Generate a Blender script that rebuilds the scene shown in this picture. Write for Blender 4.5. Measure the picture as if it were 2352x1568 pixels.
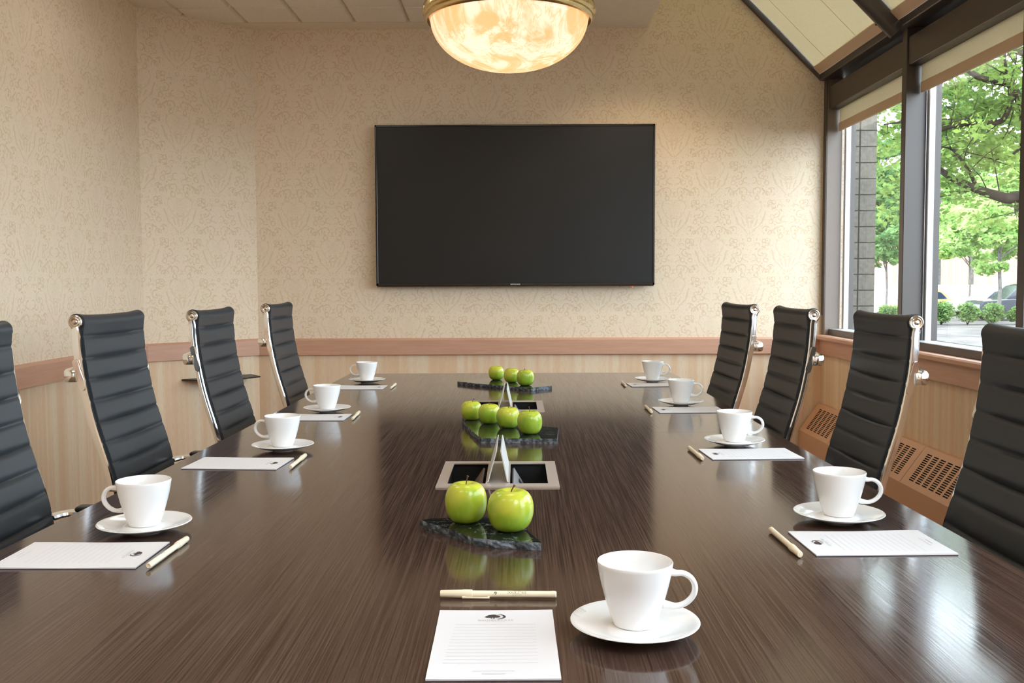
import bpy, bmesh, math, random
import numpy as np
from mathutils import Vector, Matrix, noise
from mathutils.geometry import tessellate_polygon

random.seed(7)
rng = np.random.default_rng(11)
PI = math.pi
sc = bpy.context.scene
for o in list(bpy.data.objects):
    bpy.data.objects.remove(o, do_unlink=True)
COL = sc.collection

# ------------------------------------------------------------------ camera, world, sun, exposure
F_PX, YAW, PITCH, ROLL, CAM_Z = 2260.0, .0055, .0595, -.0037, 1.155
def camera():
    f = Vector((-math.sin(YAW)*math.cos(PITCH), math.cos(YAW)*math.cos(PITCH), -math.sin(PITCH)))
    r = Vector((math.cos(YAW), math.sin(YAW), 0)); u = r.cross(f)
    c, s = math.cos(ROLL), math.sin(ROLL)
    r2, u2 = c*r + s*u, -s*r + c*u
    cd = bpy.data.cameras.new('camera'); co = bpy.data.objects.new('camera', cd); COL.objects.link(co)
    M = Matrix((r2, u2, -f)).transposed().to_4x4(); M.translation = Vector((0, 0, CAM_Z))
    co.matrix_world = M
    cd.sensor_width = 36.0; cd.lens = F_PX/2352*36; cd.clip_start = .05; cd.clip_end = 400
    sc.camera = co
camera()
sc.view_settings.view_transform = 'Standard'; sc.view_settings.look = 'None'
sc.view_settings.gamma = 1.0; sc.view_settings.use_curve_mapping = False
sc.view_settings.exposure = 0.9
SKY = 5.7
w = bpy.data.worlds.new('World'); sc.world = w; w.use_nodes = True
bg = w.node_tree.nodes['Background']; bg.inputs[0].default_value = (.79, .90, 1.03, 1); bg.inputs[1].default_value = SKY
w.cycles.sampling_method = 'MANUAL'; w.cycles.sample_map_resolution = 256
def sun(direction, strength, color):
    l = bpy.data.lights.new('sun', 'SUN'); l.energy = strength; l.angle = math.radians(1.2); l.color = color
    o = bpy.data.objects.new('sun', l); COL.objects.link(o); o.location = (-20, -20, 40)
    o.rotation_euler = Vector(direction).to_track_quat('-Z', 'Y').to_euler()
sun((.50, .62, -.80), 2.2, (1, .95, .86))
def lamp(kind, loc, energy, color, size=.05, rot=None, spot=None, blend=.5):
    l = bpy.data.lights.new(kind.lower()+'_lamp', kind); l.energy = energy; l.color = color
    if kind in ('POINT', 'SPOT'): l.shadow_soft_size = size
    if kind == 'SPOT': l.spot_size = spot; l.spot_blend = blend
    if kind == 'AREA': l.shape = 'RECTANGLE'; l.size, l.size_y = size
    o = bpy.data.objects.new(l.name, l); COL.objects.link(o); o.location = loc
    if rot: o.rotation_euler = rot
    return o
WARM = (1, .78, .52)
BAYS = [5.74, 4.62, 3.52, 2.42, 1.32, .22]
for a, b in zip(BAYS[:-1], BAYS[1:]):                                 # portals: they only guide the sampling of daylight through the windows
    p = lamp('AREA', (1.99, (a+b)/2, 1.55), 1, (1, 1, 1), (1.0, 1.36), (0, math.radians(90), 0))
    p.data.size, p.data.size_y = 1.36, 1.0
    p.data.cycles.is_portal = True
try:
    sc.cycles.use_denoising = True
    sc.cycles.max_bounces = 12; sc.cycles.diffuse_bounces = 8; sc.cycles.glossy_bounces = 4
    sc.cycles.transparent_max_bounces = 12; sc.cycles.sample_clamp_indirect = 6; sc.cycles.caustics_reflective = False; sc.cycles.caustics_refractive = False
except Exception: pass

# ------------------------------------------------------------------ mesh helpers
def link(name, me, mat=None, parent=None, smooth=None, loc=None):
    o = bpy.data.objects.new(name, me); COL.objects.link(o)
    if mat is not None:
        for m in (mat if isinstance(mat, (list, tuple)) else [mat]): me.materials.append(m)
    if parent is not None: o.parent = parent
    if loc is not None: o.location = loc
    if smooth is not None:
        me.polygons.foreach_set('use_smooth', [True]*len(me.polygons)); me.set_sharp_from_angle(angle=math.radians(smooth))
    return o
class MB:
    def __init__(s): s.v, s.f, s.m = [], [], []
    def add(s, vs, fs, mi=0):
        b = len(s.v); s.v += [tuple(p) for p in vs]; s.f += [tuple(b+i for i in f) for f in fs]; s.m += [mi]*len(fs); return s
    def box(s, x0, x1, y0, y1, z0, z1, mi=0, M=None):
        vs = [Vector((x, y, z)) for x in (x0, x1) for y in (y0, y1) for z in (z0, z1)]
        if M is not None: vs = [M @ p for p in vs]
        return s.add(vs, [(0, 1, 3, 2), (4, 6, 7, 5), (0, 4, 5, 1), (2, 3, 7, 6), (0, 2, 6, 4), (1, 5, 7, 3)], mi)
    def bbox(s, x0, x1, y0, y1, z0, z1, bev=.004, seg=2, mi=0, M=None):
        bm = bmesh.new(); bmesh.ops.create_cube(bm, size=1)
        for p in bm.verts: p.co = Vector(((x0+x1)/2+p.co.x*(x1-x0), (y0+y1)/2+p.co.y*(y1-y0), (z0+z1)/2+p.co.z*(z1-z0)))
        bmesh.ops.bevel(bm, geom=list(bm.edges), offset=bev, segments=seg, affect='EDGES', profile=.5)
        if M is not None: bmesh.ops.transform(bm, matrix=M, verts=bm.verts)
        bm.verts.index_update(); s.add([p.co.copy() for p in bm.verts], [[q.index for q in f.verts] for f in bm.faces], mi); bm.free(); return s
    def prism(s, pts, a, b, M=None, mi=0):                             # pts in local xy, extruded along local z a..b
        n = len(pts); vs = [Vector((p[0], p[1], z)) for z in (a, b) for p in pts]
        if M is not None: vs = [M @ p for p in vs]
        fs = [tuple(range(n))[::-1], tuple(range(n, 2*n))] + [(i, (i+1) % n, n+(i+1) % n, n+i) for i in range(n)]
        return s.add(vs, fs, mi)
    def lathe(s, prof, seg=48, M=None, mi=0, sx=1.0):
        vs, fs = [], []; n = len(prof)
        for k in range(seg):
            a = 2*PI*k/seg
            for r, z in prof: vs.append(Vector((r*math.cos(a)*sx, r*math.sin(a), z)))
        for k in range(seg):
            k2 = (k+1) % seg
            for i in range(n-1):
                if prof[i][0] < 1e-7 and prof[i+1][0] < 1e-7: continue
                if prof[i][0] < 1e-7: fs.append((k*n+i, k2*n+i+1, k*n+i+1))
                elif prof[i+1][0] < 1e-7: fs.append((k*n+i, k2*n+i, k*n+i+1))
                else: fs.append((k*n+i, k2*n+i, k2*n+i+1, k*n+i+1))
        if M is not None: vs = [M @ p for p in vs]
        return s.add(vs, fs, mi)
    def tube(s, pts, rad, seg=10, mi=0, sec=None, up=None, caps=True):
        pts = [Vector(p) for p in pts]; n = len(pts)
        rads = [float(q) for q in rad] if isinstance(rad, (list, tuple)) else [rad]*n
        if sec is None: sec = [(math.cos(2*PI*k/seg), math.sin(2*PI*k/seg)) for k in range(seg)]
        m = len(sec); T = [(pts[min(i+1, n-1)]-pts[max(i-1, 0)]).normalized() for i in range(n)]
        if up is None:
            up = Vector((0, 0, 1)) if abs(T[0].z) < .9 else Vector((0, 1, 0))
        U = Vector(up); vs = []
        for i in range(n):
            U = (U - U.dot(T[i])*T[i])
            U = U.normalized() if U.length > 1e-6 else T[i].orthogonal().normalized()
            W = T[i].cross(U)
            vs += [pts[i] + rads[i]*(a*W + b*U) for a, b in sec]
        fs = [(i*m+k, i*m+(k+1) % m, (i+1)*m+(k+1) % m, (i+1)*m+k) for i in range(n-1) for k in range(m)]
        if caps: fs += [tuple(range(m))[::-1], tuple(range((n-1)*m, n*m))]
        return s.add(vs, fs, mi)
    def grid(s, P, nu, nv, closed_u=False, mi=0):                       # P: list nu*nv (u major)
        fs = [(i*nv+j, ((i+1) % nu)*nv+j, ((i+1) % nu)*nv+j+1, i*nv+j+1) for i in range(nu if closed_u else nu-1) for j in range(nv-1)]
        return s.add(P, fs, mi)
    def mesh(s, name):
        me = bpy.data.meshes.new(name); me.from_pydata(s.v, [], s.f)
        if any(s.m): me.polygons.foreach_set('material_index', s.m)
        bm = bmesh.new(); bm.from_mesh(me); bmesh.ops.recalc_face_normals(bm, faces=bm.faces); bm.to_mesh(me); bm.free()
        me.update(); return me
    def build(s, name, mat, parent=None, smooth=None, loc=None): return link(name, s.mesh(name), mat, parent, smooth, loc)
def spline(pts, n=8):
    P = [Vector(p) if len(p) == 3 else Vector((p[0], p[1], 0)) for p in pts]; out = []
    for i in range(len(P)-1):
        p0, p1, p2, p3 = P[max(i-1, 0)], P[i], P[i+1], P[min(i+2, len(P)-1)]
        for k in range(n):
            t = k/n; out.append(.5*((2*p1)+(p2-p0)*t+(2*p0-5*p1+4*p2-p3)*t*t+(3*p1-p0-3*p2+p3)*t**3))
    out.append(P[-1]); return out
def thing(name, label, cat, loc=(0, 0, 0), rz=0, group=None):
    o = bpy.data.objects.new(name, None); COL.objects.link(o); o.location = loc; o.rotation_euler = (0, 0, rz); o.empty_display_size = .05
    return tag(o, label, cat, group)
def tag(o, label, cat, group=None, kind=None):
    o['label'] = label; o['category'] = cat
    if group: o['group'] = group
    if kind: o['kind'] = kind
    return o
def structure(o): o['kind'] = 'structure'; return o
def copy_tree(o, parent=None):
    c = o.copy(); COL.objects.link(c); c.parent = parent
    for ch in list(o.children): copy_tree(ch, c)
    return c
def text_mesh(body, size, extrude=0, spacing=1.0, smallcaps=None):
    cu = bpy.data.curves.new('printed_text', 'FONT'); cu.body = body; cu.size = size; cu.align_x = 'CENTER'; cu.extrude = extrude; cu.space_character = spacing; cu.resolution_u = 3
    o = bpy.data.objects.new('printed_text', cu); COL.objects.link(o)
    if smallcaps:
        cu.small_caps_scale = smallcaps[0]
        for i in smallcaps[1]: cu.body_format[i].use_small_caps = True
    bpy.context.view_layer.update()
    me = bpy.data.meshes.new_from_object(o.evaluated_get(bpy.context.evaluated_depsgraph_get()))
    bpy.data.objects.remove(o, do_unlink=True); bpy.data.curves.remove(cu); return me

# ------------------------------------------------------------------ node helpers
class X:
    def __init__(s, nt, sock): s.nt, s.k = nt, sock
    def _m(s, op, *a, clamp=False):
        n = s.nt.nodes.new('ShaderNodeMath'); n.operation = op; n.use_clamp = clamp
        for i, q in enumerate((s,)+a):
            if isinstance(q, X): s.nt.links.new(q.k, n.inputs[i])
            else: n.inputs[i].default_value = q
        return X(s.nt, n.outputs[0])
    def __add__(s, o): return s._m('ADD', o)
    __radd__ = __add__
    def __sub__(s, o): return s._m('SUBTRACT', o)
    def __rsub__(s, o): return (s*-1)+o
    def __mul__(s, o): return s._m('MULTIPLY', o)
    __rmul__ = __mul__
    def __truediv__(s, o): return s._m('DIVIDE', o)
    def abs(s): return s._m('ABSOLUTE')
    def mod(s, o): return s._m('FLOORED_MODULO', o)
    def gt(s, o): return s._m('GREATER_THAN', o)
    def lt(s, o): return s._m('LESS_THAN', o)
    def max(s, o): return s._m('MAXIMUM', o)
    def min(s, o): return s._m('MINIMUM', o)
    def sqrt(s): return s._m('SQRT')
    def sin(s): return s._m('SINE')
    def pow(s, o): return s._m('POWER', o)
    def clamp(s): return s._m('ADD', 0.0, clamp=True)
    def ramp(s, a, b, c=0.0, d=1.0):
        n = s.nt.nodes.new('ShaderNodeMapRange'); n.interpolation_type = 'SMOOTHSTEP'; s.nt.links.new(s.k, n.inputs[0])
        for i, q in enumerate((a, b, c, d)): n.inputs[i+1].default_value = q
        return X(s.nt, n.outputs[0])
class Mat:
    def __init__(s, name, color=(.5, .5, .5), rough=.5, metal=0, spec=.5, **kw):
        s.m = bpy.data.materials.new(name); s.m.use_nodes = True; s.nt = s.m.node_tree; s.b = s.nt.nodes['Principled BSDF']
        s.set('Base Color', (*color, 1)); s.set('Roughness', rough); s.set('Metallic', metal); s.set('Specular IOR Level', spec)
        for k, v in kw.items(): s.set(k.replace('_', ' '), v)
    def set(s, k, v):
        if isinstance(v, X): s.nt.links.new(v.k, s.b.inputs[k])
        elif hasattr(v, 'is_output'): s.nt.links.new(v, s.b.inputs[k])
        else: s.b.inputs[k].default_value = v
    def coord(s, which='Object'):
        n = s.nt.nodes.new('ShaderNodeTexCoord'); return n.outputs[which]
    def xyz(s, which='Object'):
        n = s.nt.nodes.new('ShaderNodeSeparateXYZ'); s.nt.links.new(s.coord(which), n.inputs[0]); return [X(s.nt, o) for o in n.outputs]
    def comb(s, x, y, z=0.0):
        n = s.nt.nodes.new('ShaderNodeCombineXYZ')
        for i, q in enumerate((x, y, z)):
            if isinstance(q, X): s.nt.links.new(q.k, n.inputs[i])
            else: n.inputs[i].default_value = q
        return n.outputs[0]
    def scaled(s, sx, sy, sz, which='Object'):
        n = s.nt.nodes.new('ShaderNodeMapping'); s.nt.links.new(s.coord(which), n.inputs[0]); n.inputs['Scale'].default_value = (sx, sy, sz); return n.outputs[0]
    def noise(s, vec=None, scale=5, detail=3, rough=.5, dist=0):
        n = s.nt.nodes.new('ShaderNodeTexNoise'); n.inputs['Scale'].default_value = scale; n.inputs['Detail'].default_value = detail; n.inputs['Roughness'].default_value = rough; n.inputs['Distortion'].default_value = dist
        if vec is not None: s.nt.links.new(vec, n.inputs['Vector'])
        return X(s.nt, n.outputs[0])
    def mix(s, f, a, b):
        n = s.nt.nodes.new('ShaderNodeMix'); n.data_type = 'RGBA'
        for i, q in ((0, f), (6, a), (7, b)):
            if isinstance(q, X): s.nt.links.new(q.k, n.inputs[i])
            elif hasattr(q, 'is_output'): s.nt.links.new(q, n.inputs[i])
            elif i == 0: n.inputs[0].default_value = q
            else: n.inputs[i].default_value = (*q, 1)
        return n.outputs[2]
    def bump(s, h, strength=.2, dist=.002):
        n = s.nt.nodes.new('ShaderNodeBump'); n.inputs['Strength'].default_value = strength; n.inputs['Distance'].default_value = dist
        s.nt.links.new(h.k, n.inputs['Height']); s.nt.links.new(n.outputs[0], s.b.inputs['Normal'])
def srgb(r, g, b): return tuple(((c/255)/12.92 if c/255 <= .04045 else ((c/255+.055)/1.055)**2.4) for c in (r, g, b))

MATS = {}
def simple(name, color, rough=.5, metal=0, **kw):
    if name not in MATS: MATS[name] = Mat(name, color, rough, metal, **kw).m
    return MATS[name]
chrome = simple('polished chrome', (.82, .82, .82), .09, 1)
black_plastic = simple('black plastic', (.012, .012, .013), .4)
black_matte = simple('matte black', (.006, .006, .006), .9)
alu = simple('brushed aluminium', (.78, .69, .62), .34, .6)
ceramic = simple('white glazed ceramic', (.82, .82, .815), .10)
white_print = simple('white print', (.8, .8, .8), .5)
dark_print = simple('dark brown print', (.05, .03, .025), .6)
grey_print = simple('pale grey print', (.34, .35, .38), .8)
faint_print = simple('faint grey rule', (.56, .57, .60), .8)
bronze = simple('dark bronze metal', (.075, .062, .056), .38, .3)
jamb_tan = simple('tan painted jamb', (.20, .155, .125), .45)
frame_alu = simple('pale window aluminium', (.50, .51, .53), .35, .5)
ivory = simple('ivory pen plastic', srgb(243, 231, 203), .3)
stem_brown = simple('apple stem', (.11, .045, .02), .7)
rubber = simple('black rubber', (.02, .02, .02), .8)

def wallpaper():
    M = Mat('damask wallpaper', rough=.75, spec=.25)
    n = M.nt.nodes.new('ShaderNodeUVMap'); sp = M.nt.nodes.new('ShaderNodeSeparateXYZ'); M.nt.links.new(n.outputs[0], sp.inputs[0])
    u0, v0 = X(M.nt, sp.outputs[0]), X(M.nt, sp.outputs[1])
    uv = n.outputs[0]
    wob = M.noise(uv, 22, 2); wob2 = M.noise(uv, 31, 2)
    u = u0 + (wob-.5)*.016; v = v0 + (wob2-.5)*.016
    P, Q = .445, .45
    ax = (u.mod(P)-P/2).abs(); ay = v.mod(Q)-Q/2
    bx = ((u+P/2).mod(P)-P/2).abs(); by = (v+Q/2).mod(Q)-Q/2
    sel = ((ax/(P/2))+(ay.abs()/(Q/2))).gt(1.0)
    x = ax+(bx-ax)*sel; y = ay+(by-ay)*sel
    def dist(cx, cy, sx=1.0, sy=1.0):
        dx = (x-cx)*(1/sx); dy = (y-cy)*(1/sy); return (dx*dx+dy*dy).sqrt()
    def ring(cx, cy, r, wd=.004, sx=1.0, sy=1.0): return (dist(cx, cy, sx, sy)-r).abs().ramp(wd*.35, wd, 1, 0)
    def dot(cx, cy, r): return dist(cx, cy).ramp(r*.5, r, 1, 0)
    def seg(x0, y0, x1, y1, wd=.004):
        L2 = (x1-x0)**2+(y1-y0)**2
        t = (((x-x0)*(x1-x0)+(y-y0)*(y1-y0))*(1/L2)).clamp()
        dx = x-(t*(x1-x0)+x0); dy = y-(t*(y1-y0)+y0)
        return (dx*dx+dy*dy).sqrt().ramp(wd*.35, wd, 1, 0)
    heart = ring(.034, .022, .036)*y.ramp(.005, .02)
    body = seg(.069, .014, .046, -.034, .005).max(seg(.046, -.034, .004, -.068, .005))
    pat = (heart.max(body)*.55).max(seg(.092, -.01, .072, -.07, .007)*.75).max(seg(.072, -.07, .012, -.135, .005)*.7)
    pat = pat.max(ring(.098, -.118, .024)*x.ramp(.072, .082)).max(dot(.098, -.118, .008))
    pat = pat.max(ring(.039, .110, .021)*y.ramp(.093, .10)).max(dot(.046, .106, .007)).max(ring(.040, .072, .011, .0035))
    pat = pat.max(ring(.118, .045, .014, .0035)).max(dot(.118, .045, .006)).max(ring(0, -.172, .010, .0035))
    pat = pat.max(seg(.02, -.03, .006, -.10, .006)*.6).max(seg(.045, -.055, .03, -.092, .006)*.7)
    pat = pat.max(ring(.152, -.022, .021)*x.ramp(.140, .150)).max(ring(.176, .018, .014, .0035)*y.ramp(.012, .02)).max(ring(.060, -.170, .018, .0035)*y.ramp(-.160, -.168)).max(ring(.022, .172, .017, .004)*x.ramp(.012, .02)).max(ring(.096, .088, .020)*y.ramp(.080, .088)).max(dot(.150, -.026, .007)).max(dot(.182, .0, .008)).max(ring(.140, .045, .012, .0035)).max(ring(.125, -.068, .012, .0035)).max(seg(.062, .128, .085, .112, .006)).max(seg(.13, .005, .150, .012, .006)).max(seg(.02, -.205, .035, -.19, .005)).max(dot(.075, .14, .007)).max(ring(.055, .16, .012, .0035))
    pat = pat.max((dist(0, .01)).ramp(.03, .045, .45, 0)*M.noise(uv, 230, 1).ramp(.45, .6))
    vo = M.nt.nodes.new('ShaderNodeTexVoronoi'); vo.inputs['Scale'].default_value = 24; vo.inputs['Randomness'].default_value = .75; M.nt.links.new(M.comb(ax*sel*0+x, y), vo.inputs['Vector'])
    curl = (X(M.nt, vo.outputs['Distance'])-.30).abs().ramp(.03, .10, 1, 0)*M.noise(M.comb(x, y), 38, 1).ramp(.40, .50)
    pat = pat.max(curl*.85)
    speck = M.noise(uv, 105, 3, .65).ramp(.52, .64)*.6
    pat = pat.max(speck)*M.noise(uv, 60, 2).ramp(.25, .6, .4, 1)
    mott = M.noise(uv, 4.5, 3)
    fib = M.noise(M.comb(u0*420, v0*14), 1, 2)
    base = M.mix(mott.ramp(.3, .7), srgb(228, 213, 188), srgb(230, 212, 190))
    base = M.mix((fib-.5).abs()*.5, base, srgb(204, 184, 154))
    M.set('Base Color', M.mix(pat*.45, base, srgb(190, 154, 108)))
    M.bump(pat, .12, .001); return M.m
def stripes():
    M = Mat('striped wallpaper', rough=.7, spec=.25)
    n = M.nt.nodes.new('ShaderNodeUVMap'); sp = M.nt.nodes.new('ShaderNodeSeparateXYZ'); M.nt.links.new(n.outputs[0], sp.inputs[0])
    u, v = X(M.nt, sp.outputs[0]), X(M.nt, sp.outputs[1])
    a = M.noise(M.comb(u*19, v*.35), 1, 2, .55); b = M.noise(M.comb(u*8, 3.1), 1, 1); fib = M.noise(M.comb(u*330, v*26), 1, 2)
    c = M.mix(a.ramp(.36, .62), srgb(221, 191, 158), srgb(227, 209, 183))
    c = M.mix(b.ramp(.45, .7)*.5, c, srgb(216, 184, 152)); c = M.mix(fib.ramp(.4, .75)*.3, c, srgb(196, 164, 132))
    M.set('Base Color', c); return M.m
def trim_wood():
    M = Mat('rosy brown trim', rough=.42)
    g = M.noise(M.scaled(6, 6, 90), 1, 3); M.set('Base Color', M.mix(g.ramp(.3, .8), srgb(190, 146, 122), srgb(198, 155, 131))); return M.m
def table_wood():
    M = Mat('dark wenge laminate', rough=.2, spec=.6)
    s1 = M.noise(M.scaled(520, 4.0, 1), 1, 3, .6); s2 = M.noise(M.scaled(60, .7, 1), 1, 2, .5); s3 = M.noise(M.scaled(700, 12, 1), 1, 2, .5)
    c = M.mix(s1.ramp(.34, .66), (.033, .018, .0135), (.086, .050, .037)); c = M.mix(s2.ramp(.4, .7)*.3, c, (.072, .040, .029)); c = M.mix(s3.ramp(.55, .75)*.25, c, (.13, .085, .064))
    M.set('Base Color', c); M.set('Roughness', s1.ramp(.3, .8, .10, .18)); M.bump(s1, .05, .0005); return M.m
def leather():
    M = Mat('charcoal ribbed leather', rough=.46, spec=.45)
    g = M.noise(M.coord(), 350, 2); M.set('Base Color', M.mix(g, (.019, .023, .027), (.031, .036, .042))); M.bump(g, .12, .0008); return M.m
def marble():
    M = Mat('dark green marble', rough=.08)
    v = M.noise(M.coord(), 16, 6, .62, 1.6); v2 = M.noise(M.scaled(1, 2.2, 1), 34, 4, .6, 1.0)
    vein = (v-.5).abs().ramp(.0, .016, 1, 0)*v2.ramp(.42, .62)
    c = M.mix(v2.ramp(.45, .8), (.006, .009, .008), (.03, .037, .034)); M.set('Base Color', M.mix(vein*.75, c, (.33, .36, .33))); return M.m
def marble_edge():
    M = Mat('rough broken marble edge', rough=.7)
    v = M.noise(M.coord(), 70, 5, .65); M.set('Base Color', M.mix(v.ramp(.4, .68), (.024, .03, .034), (.23, .27, .31))); M.bump(v, .7, .004); return M.m
def paper():
    M = Mat('white paper', (.74, .735, .755), .6, spec=.2); return M.m
def apple_skin():
    M = Mat('green apple skin', rough=.2, spec=.5)
    x, y, z = M.xyz('Generated'); oi = M.nt.nodes.new('ShaderNodeObjectInfo'); rnd = X(M.nt, oi.outputs['Random'])
    off = M.comb(x*1.8+rnd*7, y*1.8, z*1.3)
    f = M.noise(off, 1, 2); c = M.mix((f+z*.30+rnd*.22-.14).ramp(.42, .85), (.27, .44, .03), (.53, .56, .05))
    c = M.mix(M.noise(M.comb(x*9+rnd*9, y*9, z*4), 1, 2).ramp(.5, .75)*.35, c, (.44, .57, .10))
    p = M.noise(M.comb(x*60, y*60, z*60+rnd*5), 1, 0); M.set('Base Color', M.mix(p.ramp(.74, .80)*.2, c, (.62, .66, .25)))
    M.set('Subsurface Weight', .08); M.set('Subsurface Radius', (.01, .012, .004)); M.set('Subsurface Scale', .5); return M.m
def fabric():
    m = bpy.data.materials.new('woven shade fabric'); m.use_nodes = True; nt = m.node_tree; nt.nodes.clear()
    out = nt.nodes.new('ShaderNodeOutputMaterial'); d = nt.nodes.new('ShaderNodeBsdfDiffuse'); t = nt.nodes.new('ShaderNodeBsdfTranslucent'); mx = nt.nodes.new('ShaderNodeMixShader')
    tc = nt.nodes.new('ShaderNodeTexCoord'); mp = nt.nodes.new('ShaderNodeMapping'); mp.inputs['Scale'].default_value = (60, 60, 60); n = nt.nodes.new('ShaderNodeTexNoise'); n.inputs['Scale'].default_value = 1; cr = nt.nodes.new('ShaderNodeValToRGB')
    nt.links.new(tc.outputs['Object'], mp.inputs[0]); nt.links.new(mp.outputs[0], n.inputs['Vector']); nt.links.new(n.outputs[0], cr.inputs[0])
    cr.color_ramp.elements[0].color = (.70, .64, .49, 1); cr.color_ramp.elements[1].color = (.77, .71, .56, 1)
    for q in (d, t): nt.links.new(cr.outputs[0], q.inputs[0])
    mx.inputs[0].default_value = .28; nt.links.new(d.outputs[0], mx.inputs[1]); nt.links.new(t.outputs[0], mx.inputs[2]); nt.links.new(mx.outputs[0], out.inputs[0]); return m
def glass():
    m = bpy.data.materials.new('clear window glass'); m.use_nodes = True; nt = m.node_tree; nt.nodes.clear()
    out = nt.nodes.new('ShaderNodeOutputMaterial'); a = nt.nodes.new('ShaderNodeBsdfTransparent'); g = nt.nodes.new('ShaderNodeBsdfGlossy'); mx = nt.nodes.new('ShaderNodeMixShader')
    a.inputs[0].default_value = (.93, .95, .94, 1); g.inputs['Roughness'].default_value = .02; mx.inputs[0].default_value = .05
    nt.links.new(a.outputs[0], mx.inputs[1]); nt.links.new(g.outputs[0], mx.inputs[2]); nt.links.new(mx.outputs[0], out.inputs[0]); return m
def alabaster():
    m = bpy.data.materials.new('lit alabaster glass'); m.use_nodes = True; nt = m.node_tree; b = nt.nodes['Principled BSDF']
    H = Mat.__new__(Mat); H.m, H.nt, H.b = m, nt, b
    n1 = H.noise(H.scaled(7, 7, 2.6), 1, 5, .6, 1.6); n2 = H.noise(H.scaled(9, 9, 3), 1, 4, .55, 2.2)
    col = H.mix(n1.ramp(.40, .58), (1, .85, .68), (1, .54, .27)); col = H.mix((n2-.5).abs().ramp(0, .03, .5, 0), col, (.95, .50, .20))
    e = nt.nodes.new('ShaderNodeEmission'); nt.links.new(col, e.inputs[0]); e.inputs[1].default_value = .24
    t = nt.nodes.new('ShaderNodeBsdfTranslucent'); nt.links.new(col, t.inputs[0]); gl = nt.nodes.new('ShaderNodeBsdfGlossy'); gl.inputs['Roughness'].default_value = .15
    a = nt.nodes.new('ShaderNodeAddShader'); nt.links.new(e.outputs[0], a.inputs[0]); nt.links.new(t.outputs[0], a.inputs[1])
    mx = nt.nodes.new('ShaderNodeMixShader'); mx.inputs[0].default_value = .04; nt.links.new(a.outputs[0], mx.inputs[1]); nt.links.new(gl.outputs[0], mx.inputs[2])
    nt.links.new(mx.outputs[0], nt.nodes['Material Output'].inputs[0]); return m
def emit(name, col, s):
    m = bpy.data.materials.new(name); m.use_nodes = True; nt = m.node_tree; nt.nodes.clear(); e = nt.nodes.new('ShaderNodeEmission'); o = nt.nodes.new('ShaderNodeOutputMaterial')
    e.inputs[0].default_value = (*col, 1); e.inputs[1].default_value = s; nt.links.new(e.outputs[0], o.inputs[0]); return m
def leaf_mat(name, c1, c2, scale=3):
    m = bpy.data.materials.new(name); m.use_nodes = True; nt = m.node_tree; b = nt.nodes['Principled BSDF']
    H = Mat.__new__(Mat); H.m, H.nt, H.b = m, nt, b
    col = H.mix(H.noise(H.coord(), scale, 3).ramp(.3, .7), c1, c2)
    d = nt.nodes.new('ShaderNodeBsdfDiffuse'); t = nt.nodes.new('ShaderNodeBsdfTranslucent'); mx = nt.nodes.new('ShaderNodeMixShader'); mx.inputs[0].default_value = .45
    for q in (d, t): nt.links.new(col, q.inputs[0])
    nt.links.new(d.outputs[0], mx.inputs[1]); nt.links.new(t.outputs[0], mx.inputs[2]); nt.links.new(mx.outputs[0], nt.nodes['Material Output'].inputs[0]); return m
def noisy(name, c1, c2, scale, rough=.8, bump=0):
    M = Mat(name, rough=rough, spec=.12); n = M.noise(M.coord(), scale, 5, .6); M.set('Base Color', M.mix(n.ramp(.3, .7), c1, c2))
    if bump: M.bump(n, bump, .004)
    return M.m
def block():
    M = Mat('scored concrete block', rough=.9, spec=.1); x, y, z = M.xyz()
    n = M.noise(M.coord(), 40, 5, .65); p = M.noise(M.coord(), 160, 2).ramp(.66, .72)
    g = ((x-.135).mod(.17)-.085).abs().ramp(.078, .083).max((z.mod(.1)-.05).abs().ramp(.045, .0485))
    c = M.mix(n.ramp(.3, .75), srgb(78, 75, 70), srgb(98, 94, 88)); c = M.mix(p*.7, c, srgb(62, 58, 52)); M.set('Base Color', M.mix(g*.9, c, srgb(34, 32, 30))); M.bump((g*-1)+1.0, .5, .004); return M.m
def brick():
    M = Mat('pinkish brick', rough=.9, spec=.1); t = M.nt.nodes.new('ShaderNodeTexBrick'); M.nt.links.new(M.scaled(1, 1, 1), t.inputs['Vector'])
    t.inputs['Scale'].default_value = 2.2; t.inputs['Color1'].default_value = (.52, .25, .17, 1); t.inputs['Color2'].default_value = (.60, .33, .23, 1); t.inputs['Mortar'].default_value = (.6, .5, .42, 1)
    M.set('Base Color', t.outputs[0]); return M.m
WALL, STRIPE, TRIM, TABLE, LEATHER, MARBLE, MEDGE, PAPER, APPLE, FABRIC, GLASS, ALAB = wallpaper(), stripes(), trim_wood(), table_wood(), leather(), marble(), marble_edge(), paper(), apple_skin(), fabric(), glass(), alabaster()
CEIL = noisy('ceiling tile', srgb(230, 221, 208), srgb(238, 230, 219), 90, .9, .15)
PLASTER = noisy('ceiling plaster', srgb(228, 216, 199), srgb(232, 221, 205), 30, .9)
CARPET = noisy('brown carpet', srgb(120, 98, 78), srgb(150, 126, 102), 220, 1, .6)
BRASS = simple('antique brass', (.62, .44, .19), .26, 1)
HEM = simple('tan hem fabric', srgb(206, 180, 152), .8)
HEATER = simple('tan enamelled steel', srgb(206, 160, 126), .42)

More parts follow.
